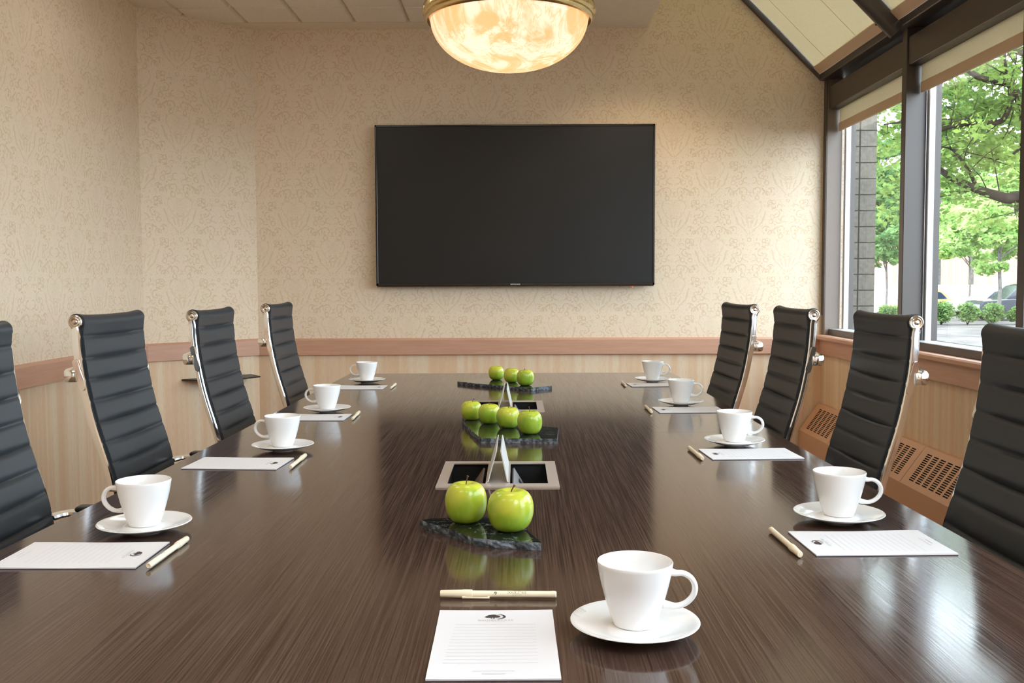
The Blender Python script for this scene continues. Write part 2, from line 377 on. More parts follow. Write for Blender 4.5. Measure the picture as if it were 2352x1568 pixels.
# ------------------------------------------------------------------ room shell
XL, XR, YB, YF, ZC = -2.02, 1.79, 5.8, -2.6, 2.645
SOF = .757                                                             # the flat ceiling stops here, the glazed slope rises beyond
EAVE = 2.32
def wall_uv(name, origin, udir, polys, thick):
    """polys: list of (points (u,v) counter-clockwise seen from the room, material index); thickened away from the room"""
    u = Vector(udir); nrm = Vector((0, 0, 1)).cross(u)                   # points into the room when u runs to the right seen from the room ... flipped below
    out = -nrm if thick > 0 else nrm
    me = bpy.data.meshes.new(name); V, Fc, MI, UV = [], [], [], []
    for pts, mi in polys:
        b = len(V); n = len(pts)
        P = [Vector(origin)+u*p[0]+Vector((0, 0, p[1])) for p in pts]
        V += P + [p+out*abs(thick) for p in P]
        faces = [tuple(range(n)), tuple(range(2*n-1, n-1, -1))] + [(i, n+i, n+(i+1) % n, (i+1) % n) for i in range(n)]
        for f in faces:
            Fc.append(tuple(b+i for i in f)); MI.append(mi); UV += [(pts[i % n][0], pts[i % n][1]) for i in f]
    me.from_pydata(V, [], Fc); me.polygons.foreach_set('material_index', MI)
    l = me.uv_layers.new(name='UVMap'); l.data.foreach_set('uv', [c for p in UV for c in p]); me.update()
    return structure(link(name, me, [WALL, STRIPE]))
CH = .49
wall_uv('wall_back', (-1.53, YB, 0), (1, 0, 0), [([(-.15, 0), (3.47, 0), (3.47, .785), (-.15, .785)], 1), ([(-.15, .785), (3.47, .785), (3.47, 2.18), (1.53+SOF, 3.36), (1.53+SOF, 3.36), (1.53+SOF-.12, 3.36), (1.53+SOF-.12, ZC+.03), (-.15, ZC+.03)], 0)], -.2)
wall_uv('wall_chamfer', (XL, YB-CH, 0), (.7071, .7071, 0), [([(0, 0), (CH*1.4142, 0), (CH*1.4142, .785), (0, .785)], 1), ([(0, .785), (CH*1.4142, .785), (CH*1.4142, ZC+.03), (0, ZC+.03)], 0)], -.2)
wall_uv('wall_left', (XL, YF, 0), (0, 1, 0), [([(0, 0), (YB-CH-YF+.15, 0), (YB-CH-YF+.15, .785), (0, .785)], 1), ([(0, .785), (YB-CH-YF+.15, .785), (YB-CH-YF+.15, ZC+.03), (0, ZC+.03)], 0)], -.2)
wall_uv('wall_front', (XR+.2, YF, 0), (-1, 0, 0), [([(0, 0), (4.1, 0), (4.1, .785), (0, .785)], 1), ([(0, .785), (4.1, .785), (4.1, 3.5), (0, 3.5)], 0)], -.2)
wall_uv('wall_right', (XR, YB, 0), (0, -1, 0), [([(0, 0), (YB-YF, 0), (YB-YF, .82), (0, .82)], 1)], -.2)
structure(MB().box(-2.3, 2.0, -2.9, 6.0, -.12, 0).build('floor', CARPET))
def ceiling():
    b = MB(); b.box(-2.3, SOF, -2.8, 6.0, ZC, ZC+.10, 1)
    T = .3048
    b.box(.305, SOF, -2.6, 5.8, ZC-.019, ZC, 1); b.box(-2.02, .305, 5.652, 5.8, ZC-.019, ZC, 1)
    for i in range(8):
        for j in range(26):
            x1 = .305-i*T; y1 = 5.652-j*T; x0, y0 = x1-T, y1-T; g, c, h = .003, .014, .020
            vs = [(x0+g, y0+g, ZC), (x1-g, y0+g, ZC), (x1-g, y1-g, ZC), (x0+g, y1-g, ZC), (x0+c, y0+c, ZC-h), (x1-c, y0+c, ZC-h), (x1-c, y1-c, ZC-h), (x0+c, y1-c, ZC-h)]
            b.add(vs, [(4, 5, 6, 7), (0, 1, 5, 4), (1, 2, 6, 5), (2, 3, 7, 6), (3, 0, 4, 7)], 0)
    structure(b.build('ceiling', [CEIL, PLASTER]))
    structure(MB().box(SOF-.1, SOF, -2.6, 5.8, ZC+.1, 3.36).build('trim_1', PLASTER))
ceiling()
RAILP = [(0, .735), (.021, .735), (.021, .820), (.013, .832), (0, .832)]
def rail(name, p0, p1, prof, mat=TRIM):
    p0, p1 = Vector((*p0, 0)), Vector((*p1, 0)); d = (p1-p0).normalized(); n = Vector((d.y, -d.x, 0))
    k = len(prof); vs = [p+n*a+Vector((0, 0, z)) for p in (p0, p1) for a, z in prof]
    return structure(MB().add(vs, [tuple(range(k)), tuple(range(2*k-1, k-1, -1))]+[(i, k+i, k+(i+1) % k, (i+1) % k) for i in range(k)]).build(name, mat))
rail('trim_2', (-1.53, YB), (XR, YB), RAILP)
rail('trim_3', (XL, YB-CH), (-1.53, YB), RAILP)
rail('trim_4', (XL, YF), (XL, YB-CH), RAILP)
BASEP = [(0, 0), (.016, 0), (.016, .09), (.008, .105), (0, .105)]
rail('baseboard_back', (-1.53, YB), (XR, YB), BASEP); rail('baseboard_chamfer', (XL, YB-CH), (-1.53, YB), BASEP); rail('baseboard_left', (XL, YF), (XL, YB-CH), BASEP)
# right wall: apron board, wooden stool cap
rail('trim_5', (XR, YB), (XR, YF), [(0, .735), (.018, .735), (.018, .815), (0, .815)])
rail('trim_6', (XR, YB-.001), (XR, YF), [(-.12, .815), (.03, .815), (.034, .822), (.034, .838), (.028, .845), (-.12, .845)])
# window bays
def window(n, y1, y0, first=False):
    r = bpy.data.objects.new('window_%d' % n, None); COL.objects.link(r); structure(r); r.location = (XR, (y0+y1)/2, .845)
    L = lambda b: [setattr(b, 'v', [(p[0]-XR, p[1]-(y0+y1)/2, p[2]-.845) for p in b.v]), b][1]
    b = MB(); b.bbox(XR, XR+.10, y0-.025, y0+.025, .845, EAVE, .003, 1); L(b).build('mullion', bronze, r)
    if first:
        b = MB(); b.bbox(XR, XR+.09, y1+.005, 5.8, .845, EAVE, .003, 1); L(b).build('jamb', jamb_tan, r)
        b = MB(); b.box(XR-.003, XR, y1+.005, 5.8, .96, EAVE); L(b).build('jamb_face', bronze, r)
    ya, yb = y0+.026, y1-(.0 if first else .026)
    b = MB(); x0, x1 = XR+.098, XR+.128
    b.bbox(x0, x1, ya, ya+.03, .875, EAVE, .003, 1); b.bbox(x0, x1, yb-.03, yb, .875, EAVE, .003, 1); b.bbox(x0-.07, x1, ya, yb, .845, .882, .003, 1); b.bbox(x0, x1, ya, yb, EAVE-.06, EAVE, .003, 1)
    L(b).build('frame', frame_alu, r)
    b = MB(); b.box(x0-.074, x0-.0705, ya, yb, .846, .880); L(b).build('sill_face', bronze, r)
    b = MB(); b.box(x1, x1+.03, ya, ya+.022, .86, EAVE); b.box(x1, x1+.03, yb-.022, yb, .86, EAVE); b.box(x1, x1+.03, ya+.022, yb-.022, .86, .884); b.box(x1, x1+.03, ya+.022, yb-.022, EAVE-.05, EAVE); L(b).build('outer_stop', bronze, r)
    b = MB(); b.box(XR+.110, XR+.116, ya+.028, yb-.028, .88, EAVE-.05); L(b).build('pane', GLASS, r)
    return r
for i in range(5): window(i+1, BAYS[i], BAYS[i+1], i == 0)
wall_uv('wall_right_end', (XR, BAYS[-1]+.02, 0), (0, -1, 0), [([(0, .82), (BAYS[-1]+.02-YF, .82), (BAYS[-1]+.02-YF, EAVE+.06), (0, EAVE+.06)], 0)], -.2)
# sloped glazing: u runs up the slope from the eave, n points down into the room
SU, SN = Vector((-.7071, 0, .7071)), Vector((-.7071, 0, -.7071))
def sl(u, n, y): return Vector((XR, y, EAVE+.02)) + SU*u + SN*n
def slope_box(b, u0, u1, n0, n1, y0, y1, mi=0):
    vs = [sl(u, n, y) for u in (u0, u1) for n in (n0, n1) for y in (y0, y1)]
    return b.add(vs, [(0, 1, 3, 2), (4, 6, 7, 5), (0, 4, 5, 1), (2, 3, 7, 6), (0, 2, 6, 4), (1, 5, 7, 3)], mi)
SLEN = 1.47
def skylight():
    r = bpy.data.objects.new('window_8', None); COL.objects.link(r); structure(r)
    MB().bbox(XR-.035, XR+.03, YF, 5.795, EAVE-.005, EAVE+.035, .004, 1).build('eave_beam', bronze, r)
    MB().box(XR+.03, XR+.16, YF, 5.795, EAVE, EAVE+.05).build('eave_flashing', bronze, r)
    slope_box(MB(), 0, SLEN, .0, .036, 5.765, 5.798).build('edge_angle', bronze, r)
    for y in BAYS[1:]:
        b = MB(); sec = [(-.03, 0), (.03, 0), (.03, .06), (.024, .082), (.010, .092), (-.010, .092), (-.024, .082), (-.03, .06)]
        vs = [sl(u, n, y+a) for u in (-.0, SLEN) for a, n in sec]; k = len(sec)
        b.add(vs, [tuple(range(k)), tuple(range(2*k-1, k-1, -1))]+[(i, k+i, k+(i+1) % k, (i+1) % k) for i in range(k)])
        o = b.build('rafter', bronze, r, 50)
        bb = MB()
        for u, dy in ((.09, -.012), (.09, .012), (.42, 0)):
            p = sl(u, .0925, y+dy); bb.lathe([(0, -.004), (.005, -.004), (.005, .002), (.003, .004), (0, .004)], 10, Matrix.Translation(p) @ SN.to_track_quat('Z', 'Y').to_matrix().to_4x4())
        bb.build('screw', bronze, o)
    for a, c in zip(BAYS[:-1], BAYS[1:]): slope_box(MB(), -.02, SLEN+.02, -.03, -.024, c, a).build('pane', GLASS, r)
    for a, c in zip(BAYS[2:-1], BAYS[3:]): slope_box(MB(), .04, SLEN, .012, .014, c+.032, a-.032).build('shade', FABRIC, r)
    MB().box(SOF-.02, SOF+.06, YF, 5.79, 3.34, 3.42).build('ridge_beam', bronze, r)
skylight()
def slope_blind(y1, y0, label):
    r = thing('skylight_shade', label, 'window shade', sl(.1, .012, (y0+y1)/2), 0, 'shades under the sloped glazing'); inv = Matrix.Translation(-Vector(r.location))
    def L(b): b.v = [tuple(inv @ Vector(p)) for p in b.v]; return b
    N, Mv = 14, 9; P = []
    for i in range(N+1):
        for j in range(Mv+1):
            u = .085+(SLEN-.085)*i/N; y = y0+(y1-y0)*j/Mv
            P.append(sl(u, .014+.004*math.sin(j*1.7+i*.5), y))
    b = MB(); b.grid(P, N+1, Mv+1); b.grid([p+SN*-.0012 for p in P], N+1, Mv+1); L(b).build('fabric', FABRIC, r, 60)
    L(slope_box(MB(), .035, .090, .006, .026, y0, y1)).build('hem_bar', HEM, r)
    s = MB()
    for t in (.36, .80): slope_box(s, .095, SLEN, .0195, .0205, y0+(y1-y0)*t-.0012, y0+(y1-y0)*t+.0012)
    L(s).build('seam', HEM, r)
slope_blind(BAYS[0]+.02, BAYS[1]+.034, 'beige woven shade under the sloped glazing, between back wall and bronze rafter')
slope_blind(BAYS[1]-.034, BAYS[2]+.034, 'beige woven shade under the sloped glazing, in front of the bronze rafter')
def roller_blind(y1, y0, label):
    r = thing('roller_blind', label, 'window blind', (XR+.05, (y0+y1)/2, 2.14), 0, 'roller blinds at the upright windows'); off = Vector(r.location)
    def L(b): b.v = [tuple(Vector(p)-off) for p in b.v]; return b
    L(MB().bbox(XR+.008, XR+.084, y0, y1, 2.145, 2.272, .003, 1)).build('valance', bronze, r)
    L(MB().box(XR+.066, XR+.068, y0+.012, y1-.012, 2.02, 2.16)).build('fabric', FABRIC, r)
    L(MB().bbox(XR+.061, XR+.074, y0+.012, y1-.012, 2.018, 2.066, .003, 2)).build('hem_bar', HEM, r)
roller_blind(BAYS[0]+.0, BAYS[1]+.028, 'lowered roller blind with bronze valance in the window beside the back wall')
roller_blind(BAYS[1]-.028, BAYS[2]+.028, 'lowered roller blind with bronze valance in the window with the tree branches')

# convector cabinet along the window wall
def heater():
    xw, xf, zt, zs = XR-.001, 1.66, .44, .285; y1, y0 = 5.775, .6
    r = thing('convector_heater', 'long tan convector cabinet with slotted sloping top below the windows', 'heater', ((xw+xf)/2, (y0+y1)/2, 0)); off = Vector(r.location)
    def L(b): b.v = [tuple(Vector(p)-off) for p in b.v]; return b
    b = MB(); b.box(xf, xf+.004, y0, y1, 0, zs); b.box(xf, xw, y1-.004, y1, 0, zs); b.box(xf, xw, y0, y0+.004, 0, zs); b.box(xf+.004, xw, y0+.004, y1-.004, 0, .01)
    for y in (y0, y1-.004): b.prism([(xf, zs), (xw, zs), (xw, zt), (xw-.018, zt)], -y-.004, -y, Matrix(((1, 0, 0, 0), (0, 0, -1, 0), (0, 1, 0, 0), (0, 0, 0, 1))))
    b.box(xw-.018, xw, y0, y1, zt-.004, zt); L(b).build('body', HEATER, r)
    cb = MB().box(xf+.012, xw-.002, y0+.01, y1-.01, .02, zs-.02); cb.prism([(xf+.022, zs-.02), (xw-.004, zs-.02), (xw-.004, zt-.03), (xw-.010, zt-.03)], -y1+.01, -y0-.01, Matrix(((1, 0, 0, 0), (0, 0, -1, 0), (0, 1, 0, 0), (0, 0, 0, 1)))); L(cb).build('slot_shade', black_matte, r)  # black filling behind the grilles, stands in for the shade inside the slots
    A, B = Vector((xf, 0, zs)), Vector((xw-.018, 0, zt)); PW = .50
    Y = y1-.03
    while Y-PW > y0:
        g = MB(); vals = [0]; us = [0]
        cols, rows = 6, 14; m = .05; cw = (PW-2*m)/cols
        for c in range(cols): us += [m+c*cw+.010, m+(c+1)*cw-.010]
        us.append(PW-.003)
        for q in range(rows): vals += [.13+q*.74/rows+.012, .13+(q+1)*.74/rows-.012]
        vals.append(1)
        for i in range(len(us)-1):
            for j in range(len(vals)-1):
                if i % 2 == 1 and j % 2 == 1: continue
                q = [A+(B-A)*v+Vector((0, Y-u, 0)) for u, v in ((us[i], vals[j]), (us[i+1], vals[j]), (us[i+1], vals[j+1]), (us[i], vals[j+1]))]
                g.add(q, [(0, 1, 2, 3)])
        L(g).build('grille', HEATER, r); Y -= PW
    L(MB().add([A+Vector((0, q, 0)) for q in (y1, y1-.03)]+[B+Vector((0, q, 0)) for q in (y1-.03, y1)], [(0, 1, 2, 3)])).build('end_strip', HEATER, r)
heater()

# wall shelf on the chamfered corner
def shelf():
    r = thing('wall_shelf', 'small black wall shelf on a bracket at the chamfered corner, behind a chair', 'shelf', (-1.719, 5.603, .612), math.radians(45))
    MB().prism([(-.215, .0), (.215, .0), (.19, -.15), (.05, -.19), (-.13, -.16)], .006, .014).build('shelf_board', black_plastic, r)
    MB().box(-.012, .012, -.16, 0, -.004, .006).build('bracket_arm', black_plastic, r); MB().box(-.016, .016, -.012, 0, -.13, .006).build('bracket_plate', black_plastic, r)
shelf()

# ------------------------------------------------------------------ wall screen
def tv():
    r = thing('television', 'large black flat television mounted on the damask back wall', 'television', (-.011, 5.73, 1.602))
    W2, H2 = .808, .4625
    b = MB(); t = .0115
    b.bbox(-W2, W2, -.006, .03, H2-t, H2, .002, 1); b.bbox(-W2, W2, -.006, .03, -H2, -H2+t+.004, .002, 1); b.bbox(-W2, -W2+t, -.006, .03, -H2, H2, .002, 1); b.bbox(W2-t, W2, -.006, .03, -H2, H2, .002, 1)
    b.build('bezel', simple('glossy black bezel', (.012, .010, .009), .18), r)
    MB().box(-W2+.01, W2-.01, -.0015, .028, -H2+.012, H2-.01).build('screen', simple('dark screen', (.006, .006, .0065), .42, spec=.4), r)
    MB().bbox(-W2+.06, W2-.06, .03, .052, -H2+.06, H2-.06, .006, 2).build('rear_shell', black_plastic, r)
    MB().box(-.3, .3, .052, .0695, -.2, .2).build('wall_bracket', black_plastic, r)
    MB().bbox(-W2+.004, W2-.004, -.004, .02, -H2-.006, -H2, .002, 1).build('bottom_lip', simple('bronze lip', (.10, .075, .055), .25, .6), r)
    me = text_mesh('SAMSUNG', .0115, 0, 1.1); o = link('printed_logo', me, white_print, r); o.rotation_euler = (PI/2, 0, 0); o.location = (0, -.0065, -H2+.0035)
    MB().lathe([(0, -.004), (.004, -.003), (.005, .001), (0, .002)], 12, Matrix.Translation((.682, .002, -H2-.009))).build('standby_light', emit('red indicator', (1, .08, .03), 1.0), r)
tv()

# ------------------------------------------------------------------ bowl pendant, recessed downlight and added fill panels
def bowl_light():
    cx, cy, z = -.026, 3.59, 2.10; R = .299
    r = thing('bowl_pendant', 'alabaster bowl pendant lamp with brass rim above the table', 'lamp', (cx, cy, z))
    prof = [(R-.012, .0)]; n = 22
    for i in range(n+1):
        a = i/n; prof.append(((R-.016)*math.cos(a*PI/2)**.92 if i < n else 0, -.182*math.sin(a*PI/2)))
    MB().lathe(prof, 72).build('bowl', ALAB, r, 60)
    rim = [(R-.022, -.010), (R-.006, -.014), (R+.002, -.008), (R+.004, .0), (R+.001, .006), (R+.006, .010), (R+.009, .018), (R+.008, .027), (R+.004, .032), (R+.004, .036), (R+.007, .042), (R+.005, .050), (R-.004, .056), (R-.022, .056), (R-.022, -.010)]
    o = MB().lathe(rim, 96).build('rim', BRASS, r, 40)
    bd = MB(); NB = 240; vs = []
    for k in range(NB):
        a = 2*PI*k/NB; q = 0 if k % 10 < 2 else .003
        vs += [(( R+c+(q if 0 < i < 3 else 0))*math.cos(a), (R+c+(q if 0 < i < 3 else 0))*math.sin(a), z_) for i, (c, z_) in enumerate(((.004, .012), (.0075, .015), (.0075, .027), (.004, .030)))]
    bd.grid(vs+vs[:4], NB+1, 4); bd.build('reed_band', BRASS, o, 50)
    for k in range(3):
        a = 2*PI*k/3+.5; MB().tube([((R-.01)*math.cos(a), (R-.01)*math.sin(a), .05), (.02*math.cos(a), .02*math.sin(a), .50)], .004, 8).build('rod', BRASS, r, 40)
    MB().lathe([(0, .486), (.03, .49), (.055, .515), (.07, .5385), (0, .5385)], 32).build('canopy', BRASS, r, 40)
    for k in range(3):
        a = 2*PI*k/3; q = lamp('POINT', (cx+.11*math.cos(a), cy+.11*math.sin(a), z-.01), LAMP, (1, .90, .76), .09)
LAMP = 0.30
bowl_light()
GLOW = emit('downlight glow', (1, .80, .55), 6)
def downlight(x, y, label, power, tilt=(0, 0, 0), size=95):
    r = thing('recessed_downlight', label, 'lamp', (x, y, ZC-.019), 0, 'recessed ceiling downlights')
    MB().lathe([(.055, 0), (.085, 0), (.085, -.006), (.062, -.010), (.055, 0)], 32).build('trim_ring', simple('white trim', (.8, .78, .74), .5), r, 40)
    MB().lathe([(0, -.001), (.055, -.001), (.055, -.0005), (0, -.0005)], 24).build('lens', GLOW, r)
    lamp('SPOT', (x, y, ZC-.02), power, WARM, .05, tilt, math.radians(size), .6)
downlight(.70, 4.98, 'round recessed downlight in the plaster ceiling strip, nearest the back wall', 26, (math.radians(8), 0, 0), 124)
PANEL = emit('fill panel glow', (1, .93, .82), 3.0)
def fill_panel(x, y, label):  # glowing panels added out of view to brighten the room
    r = thing('added_fill_panel', label, 'fill light', (x, y, ZC-.0205), 0, 'unseen fill panels added in the tiled ceiling')
    b = MB()
    for x0, x1, y0, y1 in ((-.30, .30, -.30, -.28), (-.30, .30, .28, .30), (-.30, -.28, -.28, .28), (.28, .30, -.28, .28)): b.box(x0, x1, y0, y1, -.008, 0)
    b.build('frame', simple('white trim', (.8, .78, .74), .5), r)
    MB().box(-.28, .28, -.28, .28, -.004, -.001).build('lens', PANEL, r)
    lamp('AREA', (x, y, ZC-.02), FILL_W, (1, .80, .58), (.56, .56))
FILL_W = 1.4
for x, y, q in ((-1.22, 4.13, 'over the chairs facing the windows, nearest the screen'), (-1.22, 2.30, 'over the chairs facing the windows, middle one'), (-1.22, .47, 'over the chairs facing the windows, behind the camera line'), (0, 1.99, 'over the table centre'), (0, .16, 'over the near table end'), (0, -1.5, 'behind the table')):
    fill_panel(x, y, 'added unseen fill panel '+q)

# ------------------------------------------------------------------ table
TZ = .75
BOX = [(-.163, .083, 1.926, 2.203), (-.163, .085, 3.080, 3.352)]
def solid(outline, holes, z0, z1, mat, name, parent, mside=None):
    loops = [[Vector((*p, 0)) for p in outline]]+[[Vector((*p, 0)) for p in h] for h in holes]
    flat = [p for l in loops for p in l]; tris = tessellate_polygon(loops); b = MB(); n = len(flat)
    b.add([(p.x, p.y, z) for z in (z0, z1) for p in flat], [tuple(t) for t in tris]+[tuple(i+n for i in t) for t in tris])
    k = 0
    for l in loops:
        m = len(l)
        b.add([(p.x, p.y, z) for z in (z0, z1) for p in l], [(i, (i+1) % m, m+(i+1) % m, m+i) for i in range(m)], 1 if mside else 0); k += m
    return b
def table():
    r = thing('conference_table', 'long dark wood conference table set with cups and pads', 'table')
    SEAM = 2.643
    def hole(q): x0, x1, y0, y1 = q; e = .009; return [(x0+e, y0+e), (x1-e, y0+e), (x1-e, y1-e), (x0+e, y1-e)]
    far = [(-.766, SEAM+.0004), (.690, SEAM+.0004), (.693, 4.42), (-.753, 4.406)]
    near = [(-.803, .45), (.715, .45), (.706, 1.43), (.698, 1.9), (.690, SEAM-.0004), (-.766, SEAM-.0004), (-.777, 2.0), (-.792, 1.45)]
    for pl, h in ((far, BOX[1]), (near, BOX[0])): solid(pl, [hole(h)], TZ-.038, TZ, None, '', None).build('tabletop', TABLE, r)
    for yc in (1.2, 3.7):
        MB().bbox(-.22, .16, yc-.28, yc+.28, .03, TZ-.038, .01, 2).build('pedestal', TABLE, r)
        MB().bbox(-.26, .20, yc-.36, yc+.36, 0, .03, .006, 2).build('foot', black_plastic, r)
table()
def power_box(q, label):
    x0, x1, y0, y1 = q; cx, cy = -.0385, (y0+y1)/2; dx, dy = (x1-x0)/2, (y1-y0)/2
    r = thing('power_box', label, 'power box', (cx, cy, TZ), 0, 'flip lid power boxes set into the table')
    ox, oy = x0-cx, x1-cx
    rim = [(ox, -dy), (oy, -dy), (oy, dy), (ox, dy)]
    lo = [(ox+.021, -dy+.03), (-.0265, -dy+.03), (-.0265, dy-.022), (ox+.021, dy-.022)]; ro = [(.0225, -dy+.03), (oy-.022, -dy+.03), (oy-.022, dy-.022), (.0225, dy-.022)]
    solid(rim, [lo, ro], .0002, .0032, None, '', None).build('frame', alu, r)
    e = .012
    b = MB(); b.box(ox+e, oy-e, -dy+e, dy-e, -.1, -.098); b.box(ox+e, ox+e+.002, -dy+e, dy-e, -.1, 0); b.box(oy-e-.002, oy-e, -dy+e, dy-e, -.1, 0); b.box(ox+e, oy-e, -dy+e, -dy+e+.002, -.1, 0); b.box(ox+e, oy-e, dy-e-.002, dy-e, -.1, 0)
    b.build('well', black_matte, r)
    for s, xb in ((-1, -.021), (1, .017)):
        p = MB(); y_a, y_b = -dy+.035, dy-.026
        xt = .0035*s; n = [(xb, .0033), (xt, .067), (xt+s*.0022, .067), (xb+s*.0022, .0033)]
        p.prism(n, -y_b, -y_a, Matrix(((1, 0, 0, 0), (0, 0, -1, 0), (0, 1, 0, 0), (0, 0, 0, 1)))); p.build('lid', simple('satin silver lid', (.80, .81, .80), .38, .4), r)
        f = MB(); f.box(min(xb, xb+s*.0052), max(xb, xb+s*.0052), y_a, y_b, .0033, .0052); f.build('hinge', alu, r)
    sp = MB(); sp.prism([(.030, -.004), (.060, -.052), (.058, -.054), (.027, -.006)], -dy+.03, dy-.04, Matrix(((1, 0, 0, 0), (0, 0, 1, 0), (0, 1, 0, 0), (0, 0, 0, 1)))); s_ = sp.build('socket_panel', simple('grey socket panel', (.25, .25, .26), .4), r)
    for k in range(3):
        MB().box(-.0075, .0095, -.014, .014, -.0005, .001, 0, Matrix.Translation((.0445, -.06+k*.05, -.0267)) @ Matrix.Rotation(math.radians(58), 4, 'Y')).build('socket', black_matte, s_)
    lp = MB(); lp.prism([(-.037, -.004), (-.062, -.04), (-.060, -.042), (-.034, -.006)], -dy+.03, dy-.04, Matrix(((1, 0, 0, 0), (0, 0, 1, 0), (0, 1, 0, 0), (0, 0, 0, 1)))); lp.build('cable_flap', simple('brown cable flap', (.16, .11, .08), .4), r)
power_box(BOX[0], 'silver power box with tented lids, between the two apple slab and the four apple slab')
power_box(BOX[1], 'silver power box with tented lids, behind the slab of four apples')

# ------------------------------------------------------------------ stone slabs and apples
def slab(pts, label, seed, rough_edges):
    rnd = random.Random(seed); cx = sum(p[0] for p in pts)/len(pts); cy = sum(p[1] for p in pts)/len(pts); P = []
    for i in range(len(pts)):
        a, b_ = Vector(pts[i]), Vector(pts[(i+1) % len(pts)])
        n = max(1, int((b_-a).length/.008)) if i in rough_edges else 1
        nr = Vector((b_.y-a.y, a.x-b_.x)).normalized()
        for k in range(n): P.append((a+(b_-a)*k/n+(nr*rnd.uniform(-.0012, .0012) if k else Vector((0, 0))), i in rough_edges))
    b = MB(); T = .0125; n = len(P)
    top = [Vector((p.x-cx, p.y-cy, T)) for p, _ in P]; bot = [Vector((p.x-cx, p.y-cy, 0)) for p, _ in P]
    mid = []
    for (p, q), t in zip(P, top):
        d = Vector((t.x, t.y, 0)).normalized()
        mid.append([Vector((t.x, t.y, T*f)) - d*(rnd.uniform(-.0025, .0010) if q else .0) for f in (.7, .35)])
    b.add(top, [tuple(range(n))], 0); b.add(bot, [tuple(range(n))[::-1]], 1)
    rows = [top, [m[0] for m in mid], [m[1] for m in mid], bot]
    vs = [v for r_ in rows for v in r_]
    b.add(vs, [(k*n+i, k*n+(i+1) % n, (k+1)*n+(i+1) % n, (k+1)*n+i) for k in range(3) for i in range(n)], 1)
    o = b.build('stone_slab', [MARBLE, MEDGE], None, None, (cx, cy, TZ+.0002)); tag(o, label, 'slab', 'stone slabs carrying apples')
slab([(-.162, 1.612), (-.106, 1.545), (-.068, 1.497), (-.033, 1.483), (.035, 1.468), (.015, 1.541), (-.012, 1.632), (-.06, 1.634), (-.115, 1.626), (-.145, 1.622)], 'dark marble slab with broken edge under two green apples, nearest the camera', 1, {0, 1, 2, 3, 7})
slab([(-.162, 2.849), (-.142, 2.716), (-.120, 2.588), (-.093, 2.474), (.099, 2.460), (.110, 2.651), (.061, 2.679), (-.049, 2.801), (-.134, 2.886)], 'dark marble slab with a straight cut front under four apples', 2, {0, 1, 2, 6})
slab([(-.241, 3.920), (-.167, 3.836), (-.072, 3.764), (-.009, 3.711), (.052, 3.668), (.131, 3.739), (.064, 3.977), (-.124, 4.057)], 'dark marble slab under three apples, nearest the back wall', 3, {0, 1, 2, 3, 6})
def apple_mesh(seed, flat):
    rnd = random.Random(seed); prof = []; n = 26; H = .86*flat
    base = [(0, .06), (.06, .045), (.13, .012), (.19, 0), (.29, .026), (.385, .10), (.452, .215), (.490, .36), (.50, .50), (.484, .635), (.440, .75), (.375, .832), (.295, .880), (.21, .893), (.125, .868), (.06, .82), (.02, .775), (0, .77)]
    sp = spline([(a, b, 0) for a, b in base], 3); prof = [(max(0, p.x), p.y*flat) for p in sp]; prof[0] = (0, prof[0][1]); prof[-1] = (0, prof[-1][1])
    b = MB(); b.lathe(prof, 48); ph = rnd.random()*6; tilt = rnd.uniform(-.05, .05); v2 = []
    for x, y, z in b.v:
        a = math.atan2(y, x); k = 1+.014*math.cos(5*a+ph)*(1 if z < .4 else .6)+.012*math.cos(2*a+ph*1.7); v2.append((x*k+tilt*z*.3, y*k, z))
    b.v = v2; me = b.mesh('apple'); bm = bmesh.new(); bm.from_mesh(me); bmesh.ops.remove_doubles(bm, verts=bm.verts, dist=1e-5); bm.to_mesh(me); bm.free(); return me
AZ = TZ+.0127
def apple(x, y, dia, flat, seed, label, stem, rz=0, lean=0.0):
    o = link('apple', apple_mesh(seed, flat), APPLE, None, 80); o.scale = (dia, dia, dia); o.location = (x, y, AZ); o.rotation_euler = (0, lean, rz); tag(o, label, 'apple', 'green apples on the marble slabs')
    if stem:
        dxs, dys, L = stem; zb = .77*flat
        s = MB().tube(spline([(0, 0, zb-.01), (dxs*.3, dys*.3, zb+L*.45), (dxs*.7, dys*.7, zb+L*.8), (dxs, dys, zb+L)], 4), [.014]*8+[.016, .018, .022, .028, .03], 7); c = s.build('stem', stem_brown, o, 60)
apple(-.086, 1.600, .0685, 1.06, 1, 'tall green apple with long stem, on the slab nearest the camera', (.06, -.02, .30), 0)
apple(-.0125, 1.545, .0745, .97, 2, 'broad green apple with short bent stem, on the slab nearest the camera', (.10, 0, .22), 0)
apple(-.133, 2.812, .0605, .98, 3, 'yellowest apple, with thin stem, at the broken end of the four apple slab', (.14, 0, .24), .4)
apple(-.079, 2.735, .0625, .97, 4, 'green apple second from the broken end of the four apple slab', (.02, 0, .19), 2)
apple(-.026, 2.650, .0645, .97, 5, 'green apple third from the broken end of the four apple slab', (.05, 0, .16), 1)
apple(.032, 2.545, .0655, 1.02, 6, 'green apple with pale upright stem, at the square end of the four apple slab', (.04, 0, .30), 3)
apple(-.086, 3.975, .0635, .98, 7, 'stemless green apple farthest from the camera, on the slab by the back wall', None, .3)
apple(-.024, 3.868, .0620, 1.0, 8, 'green apple with a yellow shoulder, in the middle of the slab of three', (.08, -.1, .12), 1.2, .1)
apple(.032, 3.752, .0665, 1.0, 9, 'green apple with slanting stem, nearest the power box on the slab of three', (.16, -.1, .18), 2.2, .1)

